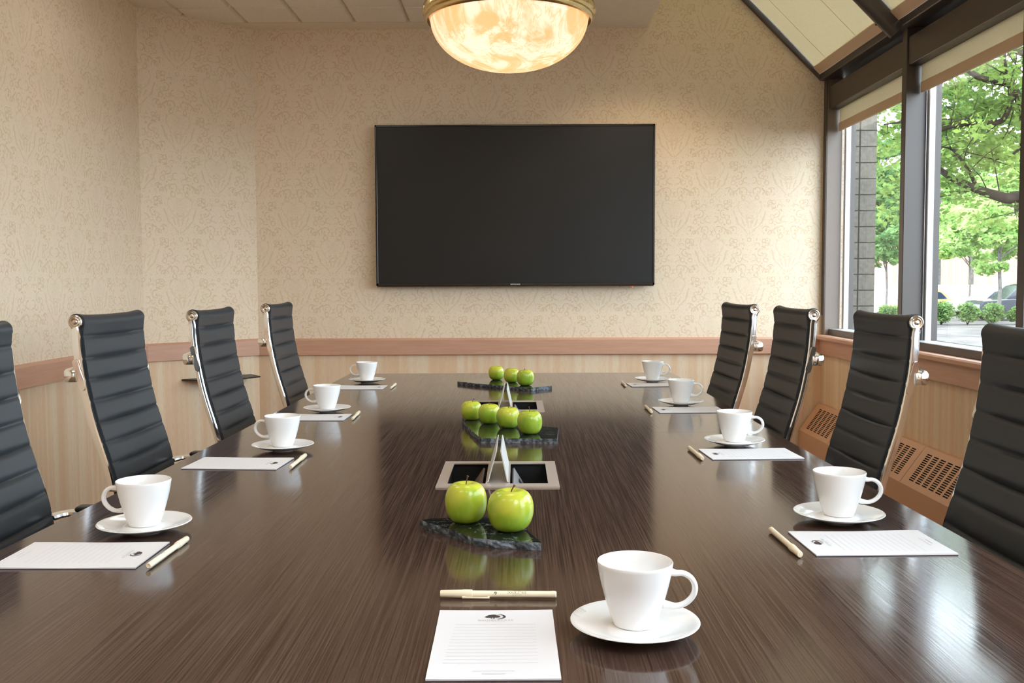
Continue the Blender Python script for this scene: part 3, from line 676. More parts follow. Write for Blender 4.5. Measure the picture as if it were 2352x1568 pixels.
# ------------------------------------------------------------------ cups, saucers, pads, pens
CZ0 = TZ+.0112
def cup_body():
    out = [(0, 0), (.0205, 0), (.0228, .0008), (.0240, .004), (.0268, .012), (.0305, .024), (.0340, .037), (.0371, .050), (.0394, .062), (.0408, .0715), (.0411, .0745)]
    inn = [(.0404, .0756), (.0392, .0746), (.0377, .062), (.0353, .050), (.0322, .037), (.0285, .024), (.0246, .012), (.0205, .006), (.015, .0045), (0, .004)]
    return MB().lathe(out+inn, 72).mesh('cup_body')
def handle_mesh():
    path = spline([(.0360, 0, .0640), (.0430, 0, .0618), (.0520, 0, .0616), (.0605, 0, .0560), (.0645, 0, .0465), (.0630, 0, .0365), (.0565, 0, .0280), (.0480, 0, .0235), (.0400, 0, .0230), (.0300, 0, .0250)], 5)
    n = len(path); sec = [(math.cos(2*PI*k/14)*1.3, math.sin(2*PI*k/14)*.8) for k in range(14)]
    rad = [.0041+.0022*max(0, (abs(i/(n-1)-.5)-.34)/.16) for i in range(n)]
    return MB().tube(path, rad, 14, 0, sec, Vector((0, 0, 1))).mesh('handle')
CUP, HANDLE = cup_body(), handle_mesh()
def saucer_mesh():
    prof = [(0, .0035), (.019, .0035), (.021, .0), (.0235, .0), (.0245, .0025), (.045, .0072), (.060, .0135), (.069, .0178), (.0725, .0195), (.0733, .0207), (.0725, .0218), (.070, .0215), (.0675, .0205), (.0655, .0196), (.058, .0163), (.045, .0127), (.034, .0115), (.0305, .0132), (.0285, .0136), (.0265, .0139), (.012, .0139), (0, .0139)]
    prof = [(a, c*.78) for a, c in prof]; b = MB(); b.lathe(prof, 72)
    for k in range(7):                                                  # moulded ripples on the rim
        for q in range(1):
            a = 2.75+(k-3)*.05; M = Matrix.Rotation(a, 4, 'Z') @ Matrix.Translation((.0665, 0, .0160)) @ Matrix.Rotation(math.radians(-22), 4, 'Y')
            b.bbox(-.0045, .0045, -.0011, .0011, -.0008, .0009, .0006, 1, 0, M)
    return b.mesh('saucer')
SAUCER = saucer_mesh()
def setting(key, sx, sy, hrot, cup_label, saucer_label):
    s = link('saucer', SAUCER, None, None, 50, (sx, sy, TZ+.0002)); s.data.materials.clear(); s.data.materials.append(ceramic); s.scale = (1.018, 1.018, 1); tag(s, saucer_label, 'saucer', 'white saucers'); s.rotation_euler = (0, 0, hrot*.3)
    c = link('coffee_cup', CUP, None, None, 50, (sx, sy, CZ0)); c.data.materials.clear(); c.data.materials.append(ceramic); c.scale = (1.06, 1.06, .985); tag(c, cup_label, 'cup', 'white coffee cups'); c.rotation_euler = (0, 0, hrot)
    h = link('handle', HANDLE, None, c, 60); h.data.materials.clear(); h.data.materials.append(ceramic)
PW_, PL_ = .1385, .2115
def pad_meshes():
    P = {}
    b = MB(); N = 12; rows = []
    for i in range(N+1):
        for j in range(7):
            x = -PW_/2+PW_*j/6; y = -PL_/2+PL_*i/N; rows.append((x, y, .0022+.0005*math.sin(i/N*PI*2.2+1)*(abs(j-3)/3)**2))
    b.grid(rows, N+1, 7)
    per = [i*7 for i in range(N+1)]+[N*7+j for j in range(1, 7)]+[i*7+6 for i in range(N-1, -1, -1)]+[j for j in range(5, 0, -1)]
    pv = [rows[i] for i in per]; m = len(pv)
    b.add(pv+[(x, y, .0008) for x, y, z in pv], [(i, (i+1) % m, m+(i+1) % m, m+i) for i in range(m)])
    P['pad'] = b.mesh('writing_pad')
    P['backing'] = MB().box(-PW_/2, PW_/2, -PL_/2, PL_/2, 0, .0007).mesh('backing_card')
    l = MB(); 
    for k in range(13):
        y = PL_/2-.052-k*.0098; l.box(-PW_/2+.022-k*.0006, PW_/2-.022, y-.00022, y+.00022, .0028, .00285)
    P['rule'] = l.mesh('ruled_lines')
    g = MB(); rnd = random.Random(5); y0 = PL_/2-.0245
    def blob(cx, cy, rx, ry, n=18):
        g.add([(cx+rx*math.cos(2*PI*k/n)*(1+rnd.uniform(-.08, .08)), cy+ry*math.sin(2*PI*k/n)*(1+rnd.uniform(-.08, .08)), .0029) for k in range(n)], [tuple(range(n))])
    blob(-.0045, y0+.0015, .0062, .0046); blob(-.0085, y0-.0008, .0042, .0028); blob(.0005, y0, .0050, .0036); blob(-.003, y0+.0035, .0042, .003)
    for dx in (-.0052, -.0022): g.box(dx-.0006, dx+.0006, y0-.0075, y0-.001, .00285, .0029)
    n = 24; oc, ic = (.0020, y0-.0005), (.0000, y0-.0005); o_ = [(oc[0]+.0100*math.cos(a), oc[1]+.0082*math.sin(a), .0029) for a in np.linspace(-1.9, 1.9, n)]; i_ = [(ic[0]+.0092*math.cos(a), ic[1]+.0078*math.sin(a), .0029) for a in np.linspace(-1.9, 1.9, n)]
    g.add(o_+i_, [(k, k+1, n+k+1, n+k) for k in range(n-1)])
    P['logo'] = g.mesh('printed_logo')
    P['t1'] = text_mesh('DOUBLETREE', .0056, 0, 1.35, (.78, [1, 2, 3, 4, 5, 7, 8, 9])); P['t2'] = text_mesh('BY HILTON', .0026, 0, 1.8)
    P['foot'] = MB().box(-.022, .022, -PL_/2+.0195, -PL_/2+.0202, .0028, .00285).box(-.012, .012, -PL_/2+.0120, -PL_/2+.0130, .0028, .00285).mesh('printed_footer')
    return P
PADM = pad_meshes(); CARD = simple('grey backing card', (.10, .10, .13), .8)
def pad(cx, cy, rz, label):
    r = thing('writing_pad', label, 'notepad', (cx, cy, TZ+.0002), rz, 'white writing pads')
    def p(name, key, mat, z=0, y=0):
        o = link(name, PADM[key], None, r); o.data.materials.clear(); o.data.materials.append(mat); o.location = (0, y, z); return o
    p('sheets', 'pad', PAPER).data.set_sharp_from_angle(angle=.6); p('backing_card', 'backing', CARD); p('ruled_lines', 'rule', faint_print); p('printed_logo', 'logo', dark_print)
    p('printed_text', 't1', grey_print, .0029, PL_/2-.0395); p('printed_text', 't2', grey_print, .0029, PL_/2-.0435); p('printed_footer', 'foot', faint_print)
def pen_meshes():
    P = {}; L = .1495; Rx = Matrix.Rotation(PI/2, 4, 'Y'); R = .0043
    P['barrel'] = MB().lathe([(0, 0), (R, .0), (R, .105), (R*.98, .1045), (0, .105)], 28, Matrix.Translation((L/2-.109, 0, 0)) @ Rx).mesh('barrel')
    P['plug'] = MB().lathe([(0, 0), (R*1.02, 0), (R*1.04, .002), (R*1.0, .0055), (R*.7, .0066), (R*.62, .0054), (R*.35, .0054), (R*.3, .0062), (0, .0062)], 28, Matrix.Translation((L/2-.0062, 0, 0)) @ Rx).mesh('end_plug')
    P['cap'] = MB().lathe([(0, 0), (R*.95, .0004), (R*1.06, .0015), (R*1.24, .028), (R*1.32, .0305), (R*1.30, .0415), (R*1.0, .0418)], 28, Matrix.Translation((-L/2, 0, 0)) @ Rx).mesh('cap')
    P['clip'] = MB().bbox(-L/2+.0295, -L/2+.064, -R-.0031, -R-.0012, -.0016, .0016, .0007, 2).bbox(-L/2+.0285, -L/2+.0335, -R-.003, -R+.001, -.0017, .0017, .0006, 1).bbox(-L/2+.0615, -L/2+.064, -R-.0025, -R-.0001, -.0016, .0016, .0005, 1).mesh('clip')
    P['clip'].transform(Matrix.Rotation(math.radians(33), 4, 'X'))
    def wrap(me, x0, a0):                                               # lay flat print onto the barrel: y -> arc
        for v in me.vertices:
            a = a0+v.co.y/R; v.co = Vector((v.co.x+x0, -(R+.00006)*math.cos(a), (R+.00006)*math.sin(a)))
        me.update(); return me
    a0 = math.radians(38)
    P['t1'] = wrap(text_mesh('DOUBLETREE', .0042, 0, .98, (.8, [1, 2, 3, 4, 5, 7, 8, 9])), .024, a0-.15); P['t2'] = wrap(text_mesh('BY HILTON', .0015, 0, 1.5), .024, a0-.68)
    g = MB(); n = 14
    g.add([(-.0028+.0012*math.cos(2*PI*k/n), .0056+.0016*math.sin(2*PI*k/n), 0) for k in range(n)], [tuple(range(n))]); g.box(-.0032, -.0024, .0036, .0046, -1e-6, 0)
    oc = [(.0006+.0046*math.cos(a), .0052+.0018*math.sin(a), 0) for a in np.linspace(-2.2, 1.3, 20)]; ic = [(.0002+.0040*math.cos(a), .0053+.0016*math.sin(a), 0) for a in np.linspace(-2.2, 1.3, 20)]
    g.add(oc+ic, [(k, k+1, 21+k, 20+k) for k in range(19)]); P['logo'] = wrap(g.mesh('printed_logo'), .024, a0-.08)
    t = MB()
    for k in range(3):                                                  # three chasing arrows
        M = Matrix.Rotation(2*PI*k/3, 4, 'Z'); q = [(-.0013, .0006), (.0006, .0006), (.0006, .0002), (.0016, .00115), (.0006, .0021), (.0006, .0016), (-.0013, .0016)]
        t.add([M @ Vector((x, y, 0)) for x, y in q], [tuple(range(len(q)))])
    P['recycle'] = wrap(t.mesh('printed_recycling_mark'), -.0032, a0-.05); return P, R
PENM, PEN_R = pen_meshes()
def pen(cx, cy, rz, label, roll=0.0):
    r = thing('ballpoint_pen', label, 'pen', (cx, cy, TZ+PEN_R*1.32), rz, 'cream ballpoint pens'); r.rotation_euler = (roll, 0, rz)
    cap = None
    for name, key, mat in (('barrel', 'barrel', ivory), ('end_plug', 'plug', ivory), ('cap', 'cap', ivory), ('printed_text', 't1', dark_print), ('printed_text', 't2', dark_print), ('printed_logo', 'logo', dark_print), ('printed_mark', 'recycle', dark_print)):
        o = link(name, PENM[key], None, r, 40 if mat is ivory else None); o.data.materials.clear(); o.data.materials.append(mat)
        if key == 'cap': cap = o
    o = link('clip', PENM['clip'], None, cap, 40); o.data.materials.clear(); o.data.materials.append(ivory)
ORD = {'1': 'fourth from the television', '2': 'third from the television', '3': 'second from the television', '4': 'nearest the television'}
SIDE = {'L': 'solid wall side', 'R': 'window side'}
S = dict(N=(.134, 1.100), L1=(-.607, 1.576), L2=(-.566, 2.349), L3=(-.595, 3.053), L4=(-.608, 3.954), R1=(.538, 1.633), R2=(.532, 2.402), R3=(.533, 3.195), R4=(.544, 3.952))
for k, (x, y) in S.items():
    x, y = x*1.0104, y*1.0104
    if k == 'N': x, y = .1345, 1.116
    if k == 'N':
        setting(k, x, y, math.radians(-4), 'white coffee cup at the near table end, beside the upright writing pad', 'white saucer at the near table end, beside the upright writing pad')
    else:
        q = '%s, %s' % (SIDE[k[0]], ORD[k[1]])
        setting(k, x, y, math.radians(176 if k[0] == 'L' else (-6 if k != 'R2' else -14)), 'white cup on the '+q, 'white saucer on the '+q)
PADS = dict(N=(-.0265, 1.0855, .008), L1=(-.651, 1.446, -PI/2+.0), L2=(-.628, 2.194, -PI/2-.06), L3=(-.618, 2.955, -PI/2-.03), L4=(-.62, 3.805, -PI/2-.02), R1=(.544, 1.505, PI/2+.03), R2=(.546, 2.298, PI/2+.055), R3=(.543, 3.103, PI/2+.04), R4=(.545, 3.876, PI/2+.07))
PENS = dict(N=(-.026, 1.244, -.025), L1=(-.523, 1.449, -PI/2-.03), L2=(-.496, 2.200, -PI/2), L3=(-.491, 2.968, -PI/2+.03), L4=(-.485, 3.822, -PI/2), R1=(.4115, 1.499, PI/2+.03), R2=(.417, 2.291, PI/2+.03), R3=(.4135, 3.095, PI/2), R4=(.4195, 3.877, PI/2))
for k in PADS:
    if k == 'N':
        pad(*PADS[k], 'white ruled writing pad lying upright at the near table end, below a pen'); pen(*PENS[k], 'cream pen lying crosswise at the near table end, above the upright pad')
    else:
        q = '%s, %s' % (SIDE[k[0]], ORD[k[1]])
        pad(*PADS[k], 'white writing pad on the '+q); pen(*PENS[k], 'cream pen beside the pad on the '+q, 0 if k[0] == 'L' else .5)

# ------------------------------------------------------------------ chairs
HW = .190                                                              # half width of the padding
PROF = [(.098, .565), (.090, .60), (.084, .64), (.074, .685), (.058, .739), (.040, .80), (.027, .857), (.014, .93), (.008, .99), (.006, 1.03)]
SEATP = [(.100, .520), (.135, .497), (.20, .485), (.30, .482), (.40, .486), (.48, .484), (.525, .470), (.545, .445)]
def ribbed(path, pitch, first, depth, thick, sag, droop, roll=None):
    pts = spline([(a, b, 0) for a, b in path], 14); P2 = [(p.x, p.y) for p in pts]
    Ls = [0]
    for i in range(1, len(P2)): Ls.append(Ls[-1]+math.dist(P2[i], P2[i-1]))
    tot = Ls[-1]; n = int(tot/.0036); sm = []
    for k in range(n+1):
        s = tot*k/n; i = max(1, next((j for j in range(1, len(Ls)) if Ls[j] >= s-1e-9), len(Ls)-1)); f = (s-Ls[i-1])/max(1e-9, Ls[i]-Ls[i-1])
        x = P2[i-1][0]+(P2[i][0]-P2[i-1][0])*f; z = P2[i-1][1]+(P2[i][1]-P2[i-1][1])*f; tx, tz = P2[i][0]-P2[i-1][0], P2[i][1]-P2[i-1][1]; l = math.hypot(tx, tz)
        sm.append((x, z, tz/l, -tx/l, tot-s))                              # outward normal on the sitter's side
    NT = 13; b = MB(); P = []
    for j in range(NT):
        t = -1+2*j/(NT-1); y = HW*t; g = (1-t*t)
        fr, bk = [], []
        for x, z, nx, nz, d in sm:
            q = ((d-first) % pitch)/pitch; bul = depth*(1-(abs(2*q-1))**6)*(.30+.70*g)
            e = bul - sag*g
            fr.append((x+nx*e, y, z+nz*e-droop*g*(1-bul/depth*.5))); e2 = -thick+ .0 - depth*.5*(1-(abs(2*q-1))**4) - sag*g
            bk.append((x+nx*e2, y, z+nz*e2))
        loop = fr
        if roll:
            cx, cz, r = roll; puff = .0026*max(0, abs(t)-.75)/.25
            loop = fr+[(cx+(r+puff)*math.cos(a), y, cz+(r+puff)*math.sin(a)-.003*g) for a in np.linspace(-.35, PI+.9, 16)]
        P += loop+bk[::-1]
    m = len(P)//NT
    b.add(P, [(j*m+i, j*m+(i+1) % m, (j+1)*m+(i+1) % m, (j+1)*m+i) for j in range(NT-1) for i in range(m)])
    b.add(P[:m], [tuple(range(m))]); b.add(P[-m:], [tuple(range(m))[::-1]]); return b
def make_chair():
    r = bpy.data.objects.new('office_chair', None); COL.objects.link(r); r.empty_display_size = .1
    ribbed(PROF, .0555, .012, .0095, .010, .010, .004, (-.009, 1.055, .0185)).build('backrest', LEATHER, r, 55)
    ribbed(SEATP, .056, .02, .007, .014, .010, 0).build('seat', LEATHER, r, 55)
    path = [(p.x, p.y) for p in spline([(a, b, 0) for a, b in [(.002, 1.045)]+PROF[::-1]+SEATP], 5)]
    for s in (-1, 1):
        y = s*(HW+.0085); sec = [(-.0075, -.011), (.0075, -.011), (.0075, .011), (-.0075, .011)]
        MB().tube([(x, y, z) for x, z in path], 1, 4, 0, [(-.0055, -.022), (.0055, -.022), (.0062, -.019), (.0062, -.006), (.004, -.003), (-.004, -.003), (-.0062, -.006), (-.0062, -.019)], Vector((1, 0, 0))).build('side_rail', chrome, r, 30)
        rp = [(0, -.004), (.0165, -.004), (.0178, .0), (.0178, .004), (.0155, .0062), (.012, .0055), (.0105, .0072), (.0065, .0060), (.0045, .0078), (.0, .0082)]
        M = Matrix.Translation((-.009, s*(HW+.004), 1.055)) @ Matrix.Rotation(-s*PI/2, 4, 'X')
        MB().lathe(rp, 32, M).build('end_cap', simple('satin nickel', (.66, .60, .52), .25, 1), r, 40)
        # arm: chrome loop with black pad
        ya = s*(HW+.040); arm = spline([(.078, ya-s*.026, .632), (.11, ya, .636), (.20, ya, .635), (.30, ya, .632), (.37, ya, .618), (.405, ya, .570), (.395, ya, .512), (.345, ya, .475), (.29, ya-s*.026, .462)], 6)
        a = MB().tube(arm, 1, 4, 0, [(-.014, -.005), (.014, -.005), (.016, 0), (.014, .005), (-.014, .005), (-.016, 0)], Vector((0, 0, 1))).build('armrest', chrome, r, 40)
        MB().bbox(.125, .335, ya-.019, ya+.019, .6405, .653, .006, 3).build('arm_pad', black_plastic, a, 50)
    b = MB()
    for s in (-1, 1):
        y = s*(HW+.0185); pl = [(-.026, .956), (-.020, .962), (-.013, .960), (-.010, .95), (.004, .895), (.004, .886), (-.002, .882), (-.009, .886), (-.012, .893)]
        b.prism([(x+.012, z) for x, z in pl], -y-.0025, -y+.0025, Matrix(((1, 0, 0, 0), (0, 0, -1, 0), (0, 1, 0, 0), (0, 0, 0, 1))))
    bar = spline([(-.004, -HW-.018, .92), (-.030, -HW-.012, .92), (-.050, -HW*.6, .92), (-.056, 0, .92), (-.050, HW*.6, .92), (-.030, HW+.012, .92), (-.004, HW+.018, .92)], 6)
    b.tube(bar, 1, 4, 0, [(-.006, -.015), (.006, -.015), (.009, -.010), (.009, .010), (.006, .015), (-.006, .015), (-.009, .010), (-.009, -.010)], Vector((0, 0, 1)))
    b.build('back_brace', chrome, r, 35)
    MB().lathe([(0, .10), (.028, .10), (.028, .30), (.018, .30), (.018, .42), (0, .42)], 24, Matrix.Translation((.30, 0, 0))).build('gas_column', chrome, r, 40)
    MB().bbox(.16, .44, -.07, .07, .415, .455, .01, 2).bbox(.27, .33, -HW-.01, HW+.01, .452, .466, .004, 1).build('tilt_mechanism', black_plastic, r, 40)
    hub = MB(); 
    for k in range(5):
        a = 2*PI*k/5; d = Vector((math.cos(a), math.sin(a), 0)); c = Vector((.30, 0, 0))
        hub.tube([c+d*.02+Vector((0, 0, .118)), c+d*.16+Vector((0, 0, .100)), c+d*.29+Vector((0, 0, .074))], [.024, .020, .014], 8)
    hub.build('star_base', chrome, r, 40)
    for k in range(5):
        a = 2*PI*k/5; p = Vector((.30+.285*math.cos(a), .285*math.sin(a), .029)); cst = MB()
        for s in (-1, 1): cst.lathe([(0, -.006), (.025, -.006), (.028, 0), (.025, .006), (0, .006)], 20, Matrix.Translation(p+Vector((-math.sin(a), math.cos(a), 0))*.011*s) @ Matrix.Rotation(a, 4, 'Z') @ Matrix.Rotation(PI/2, 4, 'X'))
        cst.tube([p+Vector((0, 0, .0)), p+Vector((0, 0, .045))], .006, 8); cst.build('caster', black_plastic, r, 40)
    return r
CHAIRS = [  # near end cap x, y of the roll centre, facing, twist, label
    (-1.137, 1.78, 1, 0, 'black ribbed chair cut off by the picture edge, against the plain damask wall'),
    (-1.112, 2.475, 1, -.02, 'black ribbed high back chair on the solid wall side, third from the television'),
    (-1.014, 3.06, 1, 0, 'black ribbed high back chair in front of the small wall shelf'),
    (-1.007, 3.93, 1, 0, 'black ribbed high back chair by the chamfered corner, nearest the television'),
    (.905, 1.49, -1, 0, 'black ribbed high back chair cut off beside the window, closest to the camera'),
    (.966, 2.385, -1, 0, 'black ribbed high back chair in front of the window mullion, second from the camera'),
    (.885, 2.94, -1, 0, 'black ribbed high back chair covering the end of the heater, third from the camera'),
    (.848, 3.56, -1, .05, 'black ribbed high back chair on the window side, nearest the television')]
proto = make_chair()
for i, (x, y, face, tw, lab) in enumerate(CHAIRS):
    c = proto if i == 0 else copy_tree(proto)
    c.location = (x+.009*face, y+HW+.008, (.005 if i == 1 else 0)); c.rotation_euler = (0, 0, (0 if face > 0 else PI)+tw)
    tag(c, lab[:200], 'chair', 'high back office chairs around the table')

# ------------------------------------------------------------------ outside
GZ = -.6
def ground():
    M = Mat('sunlit asphalt', rough=.95, spec=.1); n = M.noise(M.coord(), .8, 5, .6); f = M.noise(M.coord(), 60, 2)
    M.set('Base Color', M.mix(f*.4, M.mix(n.ramp(.35, .65), srgb(76, 73, 71), srgb(104, 99, 94)), srgb(66, 64, 62)))
    structure(MB().box(2.0, 120, -30, 140, GZ-.1, GZ).build('ground', M.m))
ground()
def pillar():
    o = MB().box(0, .24, 0, .24, 0, 3.6).build('pillar', block(), None, None, (2.02, 6.25, GZ)); structure(o)
pillar()
BARK = noisy('dark bark', (.012, .009, .007), (.032, .024, .018), 9, .95, .5); BARKG = noisy('grey bark', (.10, .09, .085), (.18, .165, .155), 9, .95, .3)
LEAF1 = leaf_mat('oak leaves', (.06, .10, .025), (.18, .25, .06), 1.2); LEAF2 = leaf_mat('fresh green leaves', (.22, .38, .10), (.40, .54, .20), .7); LEAF3 = leaf_mat('bluish green leaves', (.08, .17, .06), (.19, .31, .11), .8); LEAFB = leaf_mat('shrub leaves', (.10, .18, .06), (.22, .33, .11), 2)
def leaves(clusters, per, size, seed, flat=.55):
    g = np.random.default_rng(seed); C = np.array([c[:3] for c in clusters], float); Rr = np.array([c[3] for c in clusters], float); n = per*len(C)
    ci = np.repeat(np.arange(len(C)), per); d = g.normal(size=(n, 3)); d /= np.linalg.norm(d, axis=1)[:, None]
    p = C[ci]+d*(Rr[ci]*g.random(n)**.45)[:, None]*np.array([1, 1, flat])
    a = g.normal(size=(n, 3)); a[:, 2] *= .5; a /= np.linalg.norm(a, axis=1)[:, None]; h = g.normal(size=(n, 3)); b = np.cross(a, h); b /= np.linalg.norm(b, axis=1)[:, None]
    s = size*g.uniform(.6, 1.3, n)[:, None]; nrm = np.cross(a, b)
    V = np.stack([p-a*s, p-b*s*.5+nrm*s*.12, p+a*s, p+b*s*.5+nrm*s*.12], 1).reshape(-1, 3)
    me = bpy.data.meshes.new('foliage'); me.vertices.add(4*n); me.vertices.foreach_set('co', V.ravel()); me.loops.add(4*n); me.loops.foreach_set('vertex_index', np.arange(4*n)); me.polygons.add(n); me.polygons.foreach_set('loop_start', np.arange(0, 4*n, 4)); me.polygons.foreach_set('loop_total', np.full(n, 4)); me.update(calc_edges=True); return me
def add_foliage(r, clusters, per, size, seed, mat, flat=.55):
    o = link('foliage', leaves(clusters, per, size, seed, flat), mat, r); o['kind'] = 'stuff'; return o
def near_tree():
    bx, by = 7.35, 12.6
    r = thing('oak_tree', 'large dark limbed tree close outside the window, reaching in from the picture edge', 'tree', (bx, by, GZ), 0, 'trees outside')
    O = Vector((bx, by, GZ))
    def P(px, py, Y=12.0): return Vector(((px-1188)/2260*Y, Y, CAM_Z-(py-645)/2260*Y)) - O
    MB().tube([(0, 0, 0), (-.05, -.05, 1.2), (-.1, -.1, 2.4), (-.05, -.15, 3.6), (.1, -.1, 5.2), (.2, .1, 7)], [.24, .21, .19, .17, .13, .06], 12).build('trunk', BARK, r, 60)
    limbs = [([(-.08, -.12, 2.0)] + [P(*q) for q in ((2352, 466), (2300, 457), (2235, 437), (2175, 410), (2120, 372), (2060, 350))], [.13, .075, .065, .052, .040, .026, .012]),
             ([(-.03, -.15, 3.9)] + [P(*q) for q in ((2360, 300), (2336, 262), (2312, 212), (2298, 200), (2240, 188), (2205, 168), (2150, 130), (2080, 110))], [.11, .05, .048, .046, .044, .036, .032, .02, .01]),
             ([P(2312, 214)] + [P(*q) for q in ((2290, 280), (2240, 287), (2190, 292), (2140, 300), (2080, 285), (2020, 290))], [.04, .033, .03, .026, .022, .016, .008]),
             ([P(2298, 205)] + [P(*q) for q in ((2292, 160), (2288, 110), (2296, 60))], [.02, .017, .013, .008]),
             ([P(2235, 437)] + [P(*q) for q in ((2215, 395), (2180, 350), (2150, 340))], [.03, .022, .015, .006]),
             ([P(2330, 262)] + [P(*q, 12.4) for q in ((2335, 330), (2310, 360), (2270, 372))], [.03, .022, .015, .006]),
             ([(.1, -.1, 5.0), (-.8, -.3, 5.8), (-2, -.5, 6.1), (-3.2, -.4, 6.0)], [.09, .06, .04, .015]), ([(.1, 0, 4.6), (1.2, .4, 5.4), (2.4, .6, 5.8)], [.09, .06, .02]), ([(0, 0, 4.2), (-.6, 1.3, 5.0), (-1.4, 2.6, 5.4)], [.08, .05, .02])]
    g = np.random.default_rng(3); cl = []
    for pts, rad in limbs:
        sp = spline([tuple(p) for p in pts], 5); rr = list(np.interp(np.linspace(0, 1, len(sp)), np.linspace(0, 1, len(rad)), rad))
        o = MB().tube(sp, rr, 9).build('branch', BARK, r, 60)
        tw = MB()
        for k in range(3, len(sp), 2):
            d = Vector(g.normal(size=3))*.32; d.z += .05; q = sp[k]+d; tw.tube([sp[k], sp[k]+d*.5+Vector(g.normal(size=3))*.04, q], [.009, .006, .003], 5); cl.append((q.x, q.y+.12, q.z, .26))
        tw.build('twig', BARK, o, 60)
    for _ in range(84):
        px, py, Y = g.uniform(1960, 2400), g.uniform(60, 390), g.uniform(12.4, 14.6); q = P(px, py, Y); cl.append((q.x, q.y, q.z, g.uniform(.25, .42)))
    for _ in range(60): cl.append((g.normal()*1.6-.6, g.normal()*1.5+.3, 5.8+g.normal()*.7, .6))
    add_foliage(r, cl, 52, .046, 4, LEAF1, .6)
near_tree()
def tree(x, y, crown_z, rx, rz_, label, mat, seed, n=46, per=110, size=.12, trunk=.09, bark=BARKG):
    r = thing('tree', label, 'tree', (x, y, GZ), 0, 'trees outside'); g = np.random.default_rng(seed); cz = crown_z-GZ
    MB().tube([(0, 0, 0), (.05, 0, cz*.35), (0, .05, cz*.7), (.05, 0, cz*1.1)], [trunk, trunk*.85, trunk*.7, trunk*.3], 10).build('trunk', bark, r, 60)
    cl = []
    for k in range(7):
        a = g.uniform(0, 6.28); e = Vector((math.cos(a)*rx*.7, math.sin(a)*rx*.6, cz+g.uniform(-.3, .6)*rz_)); s = Vector((0, .02, cz*g.uniform(.55, .85)))
        MB().tube(spline([tuple(s), tuple((s+e)*.5+Vector((0, 0, .1))), tuple(e)], 4), list(np.linspace(trunk*.45, .012, 9)), 7).build('branch', bark, r, 60)
    for _ in range(n):
        d = g.normal(size=3); d /= np.linalg.norm(d); q = d*g.random()**.4*np.array([rx, rx*.8, rz_]); cl.append((q[0], q[1], cz+q[2], g.uniform(.3, .55)*min(1.4, rx/2.2)))
    add_foliage(r, cl, per, size, seed+50, mat)
def wx(px, Y): return (px-1188)/2260*Y
tree(wx(2290, 41.4), 41.4, 3.3, 2.5, 1.75, 'young bright green tree with pale trunk in front of the dark car', LEAF2, 21, 60, 120, .13)
tree(wx(2222, 52.6), 52.6, 3.8, 2.4, 1.8, 'bright green tree with thin trunk above the white car', LEAF2, 22, 60, 110, .14, .06)
tree(wx(2032, 47), 47, 3.4, 2.3, 1.7, 'slim trunked green tree seen between the block pillar and the mullion', LEAF3, 23, 60, 110, .14, .06)
tree(wx(2150, 62), 62, 6.2, 3.6, 3.8, 'tall green tree behind the orange car', LEAF2, 24, 80, 110, .20, .16)
tree(wx(2335, 66), 66, 6.9, 3.6, 4.1, 'tall pale green tree behind the dark car', LEAF2, 25, 80, 110, .20, .16)
tree(wx(1985, 58), 58, 6.2, 3.4, 4.0, 'tall dusky green tree beyond the block pillar', LEAF3, 26, 80, 110, .20, .16)
tree(wx(2225, 74), 74, 11.5, 6.3, 7.5, 'highest tree crown showing above the other trees', LEAF3, 27, 170, 120, .27, .2)
tree(wx(1985, 89), 89, 12, 6.5, 8.5, 'tall tree far behind the block pillar', LEAF3, 28, 150, 120, .27, .2)
tree(wx(2440, 90), 90, 13, 7.5, 9.0, 'tall tree at the outer edge of the view, behind the dark car', LEAF3, 29, 150, 120, .27, .2)
def bush(px, label, s=1.0, seed=0, mat=LEAFB):
    Y = 39.7; r = thing('bush', label, 'bush', (wx(px, Y), Y, GZ), 0, 'clipped bushes along the parking edge'); g = np.random.default_rng(seed); cl = []
    st = MB()
    for k in range(7):
        a = g.uniform(0, 6.28); st.tube([(0, 0, 0), (math.cos(a)*.12, math.sin(a)*.12, .25), (math.cos(a)*.3*s, math.sin(a)*.3*s, .62*s)], [.018, .013, .006], 5)
    st.build('stem', BARK, r)
    for k in range(20):
        d = g.normal(size=3); d /= np.linalg.norm(d); cl.append((d[0]*.32*s, d[1]*.27*s, .50*s+d[2]*.24*s, .22*s))
    add_foliage(r, cl, 130, .055, seed, mat, .95)
for i, (px, s, lab) in enumerate([(2160, 1.08, 'dense green bush nearest the mullion, in front of the orange car'), (2220, .98, 'green bush in front of the white car'), (2279, .96, 'green bush left of the pale young trunk, with bare lower stems'), (2333, .85, 'sparse low bush in front of the dark car'), (2100, 1.0, 'green bush mostly hidden by the window mullion'), (2041, .98, 'green bush beside the mullion in the narrow window'), (1976, .95, 'green bush beside the block pillar in the narrow window')]): bush(px, lab, s, 40+i)
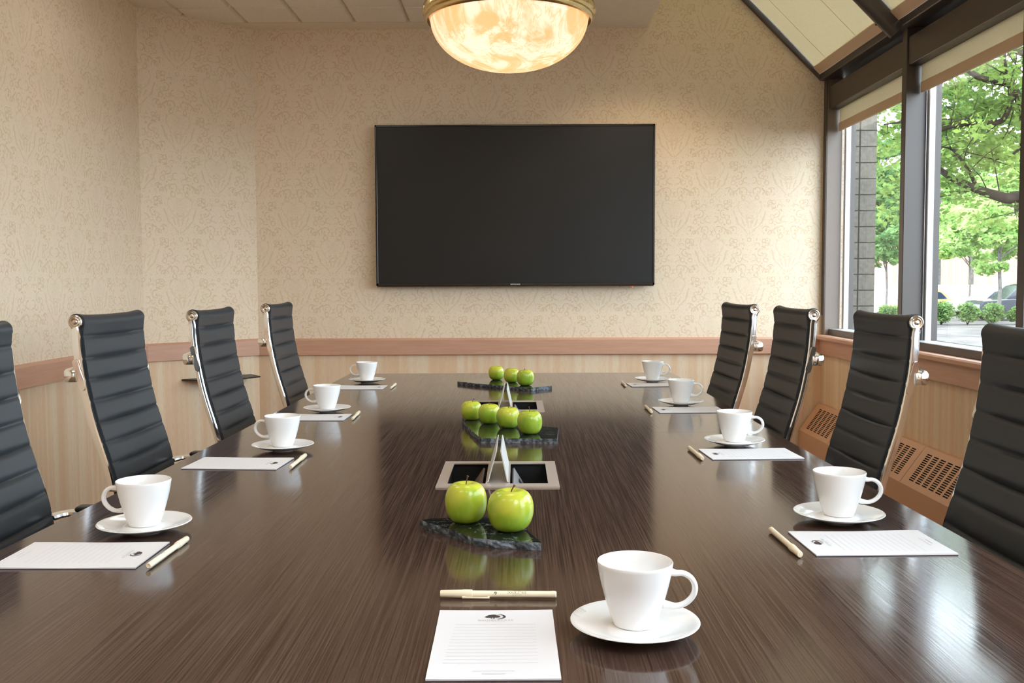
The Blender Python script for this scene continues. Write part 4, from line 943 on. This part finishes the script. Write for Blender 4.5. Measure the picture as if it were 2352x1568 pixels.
def car(x0, x1, Y, h, color, label, suv=False, flip=False):
    L = x1-x0; r = thing('car', label, 'car', ((x0+x1)/2, Y, GZ), PI if flip else 0, 'cars beyond the bushes')
    body = [(-.5, .18), (-.5, .42), (-.485, .56), (-.46, .60), (.20, .60), (.46, .54), (.495, .42), (.5, .22), (.47, .16), (-.47, .16)]
    cab = [(-.47 if suv else -.40, .58), (-.44 if suv else -.30, .93), (-.40 if suv else -.24, 1.0), (.02, 1.0), (.10, .95), (.25, .58)]
    M = Matrix(((1, 0, 0, 0), (0, 0, -1, 0), (0, 1, 0, 0), (0, 0, 0, 1)))
    m = simple('car paint '+label.split()[0], color, .2, 0, Coat_Weight=.6)
    o = MB().prism([(a*L, b*h) for a, b in body], -.85, .85, M).prism([(a*L, b*h) for a, b in cab], -.72, .72, M).build('body', m, r); bv = o.modifiers.new('bevel', 'BEVEL'); bv.width = .05; bv.segments = 3
    win = [(.85*a+(-.02), b) for a, b in [(-.43 if suv else -.38, .63), (-.42 if suv else -.31, .90), (.02, .93), (.10, .89), (.21, .63)]]
    MB().prism([(a*L, b*h) for a, b in win], -.735, .735, M).build('side_window', simple('dark car glass', (.02, .03, .05), .05), r)
    for a in (-.30, .30):
        for s in (-1, 1): MB().lathe([(0, -.09), (.2, -.09), (.30, -.08), (.32, 0), (.30, .08), (.2, .09), (0, .09)], 24, Matrix.Translation((a*L, s*.78, .32)) @ Matrix.Rotation(PI/2, 4, 'X')).build('wheel', rubber, r, 40)
car(wx(2052, 52), wx(2190, 52)+.6, 52, 1.32, (.75, .36, .10), 'orange car partly behind the mullion, beyond the bushes')
car(wx(2180, 50), wx(2180, 50)+4.3, 50, 1.38, (.85, .85, .85), 'white car between the orange and the dark car', False, True)
car(wx(2226, 44.5), wx(2226, 44.5)+4.7, 44.5, 1.62, (.010, .014, .028), 'dark blue car at the picture edge, beyond the bushes', True, True)
tag(MB().box(20, 90, 56, 56.4, GZ, .95).build('boundary_wall', simple('pale render', (.80, .74, .66), .9)), 'long low pale wall behind the parked cars', 'wall')
tag(MB().box(14, 15.6, 51, 53, GZ, GZ+1.55).box(13.7, 14, 51.1, 52.9, GZ+.3, GZ+1.0).build('white_van', simple('white paint', (.85, .85, .85), .4)), 'white vehicle glimpsed beside the block pillar', 'van')
tag(MB().box(15, 95, 112, 122, GZ, 13).build('brick_building', brick()), 'pinkish brick building glimpsed behind the trees', 'building')
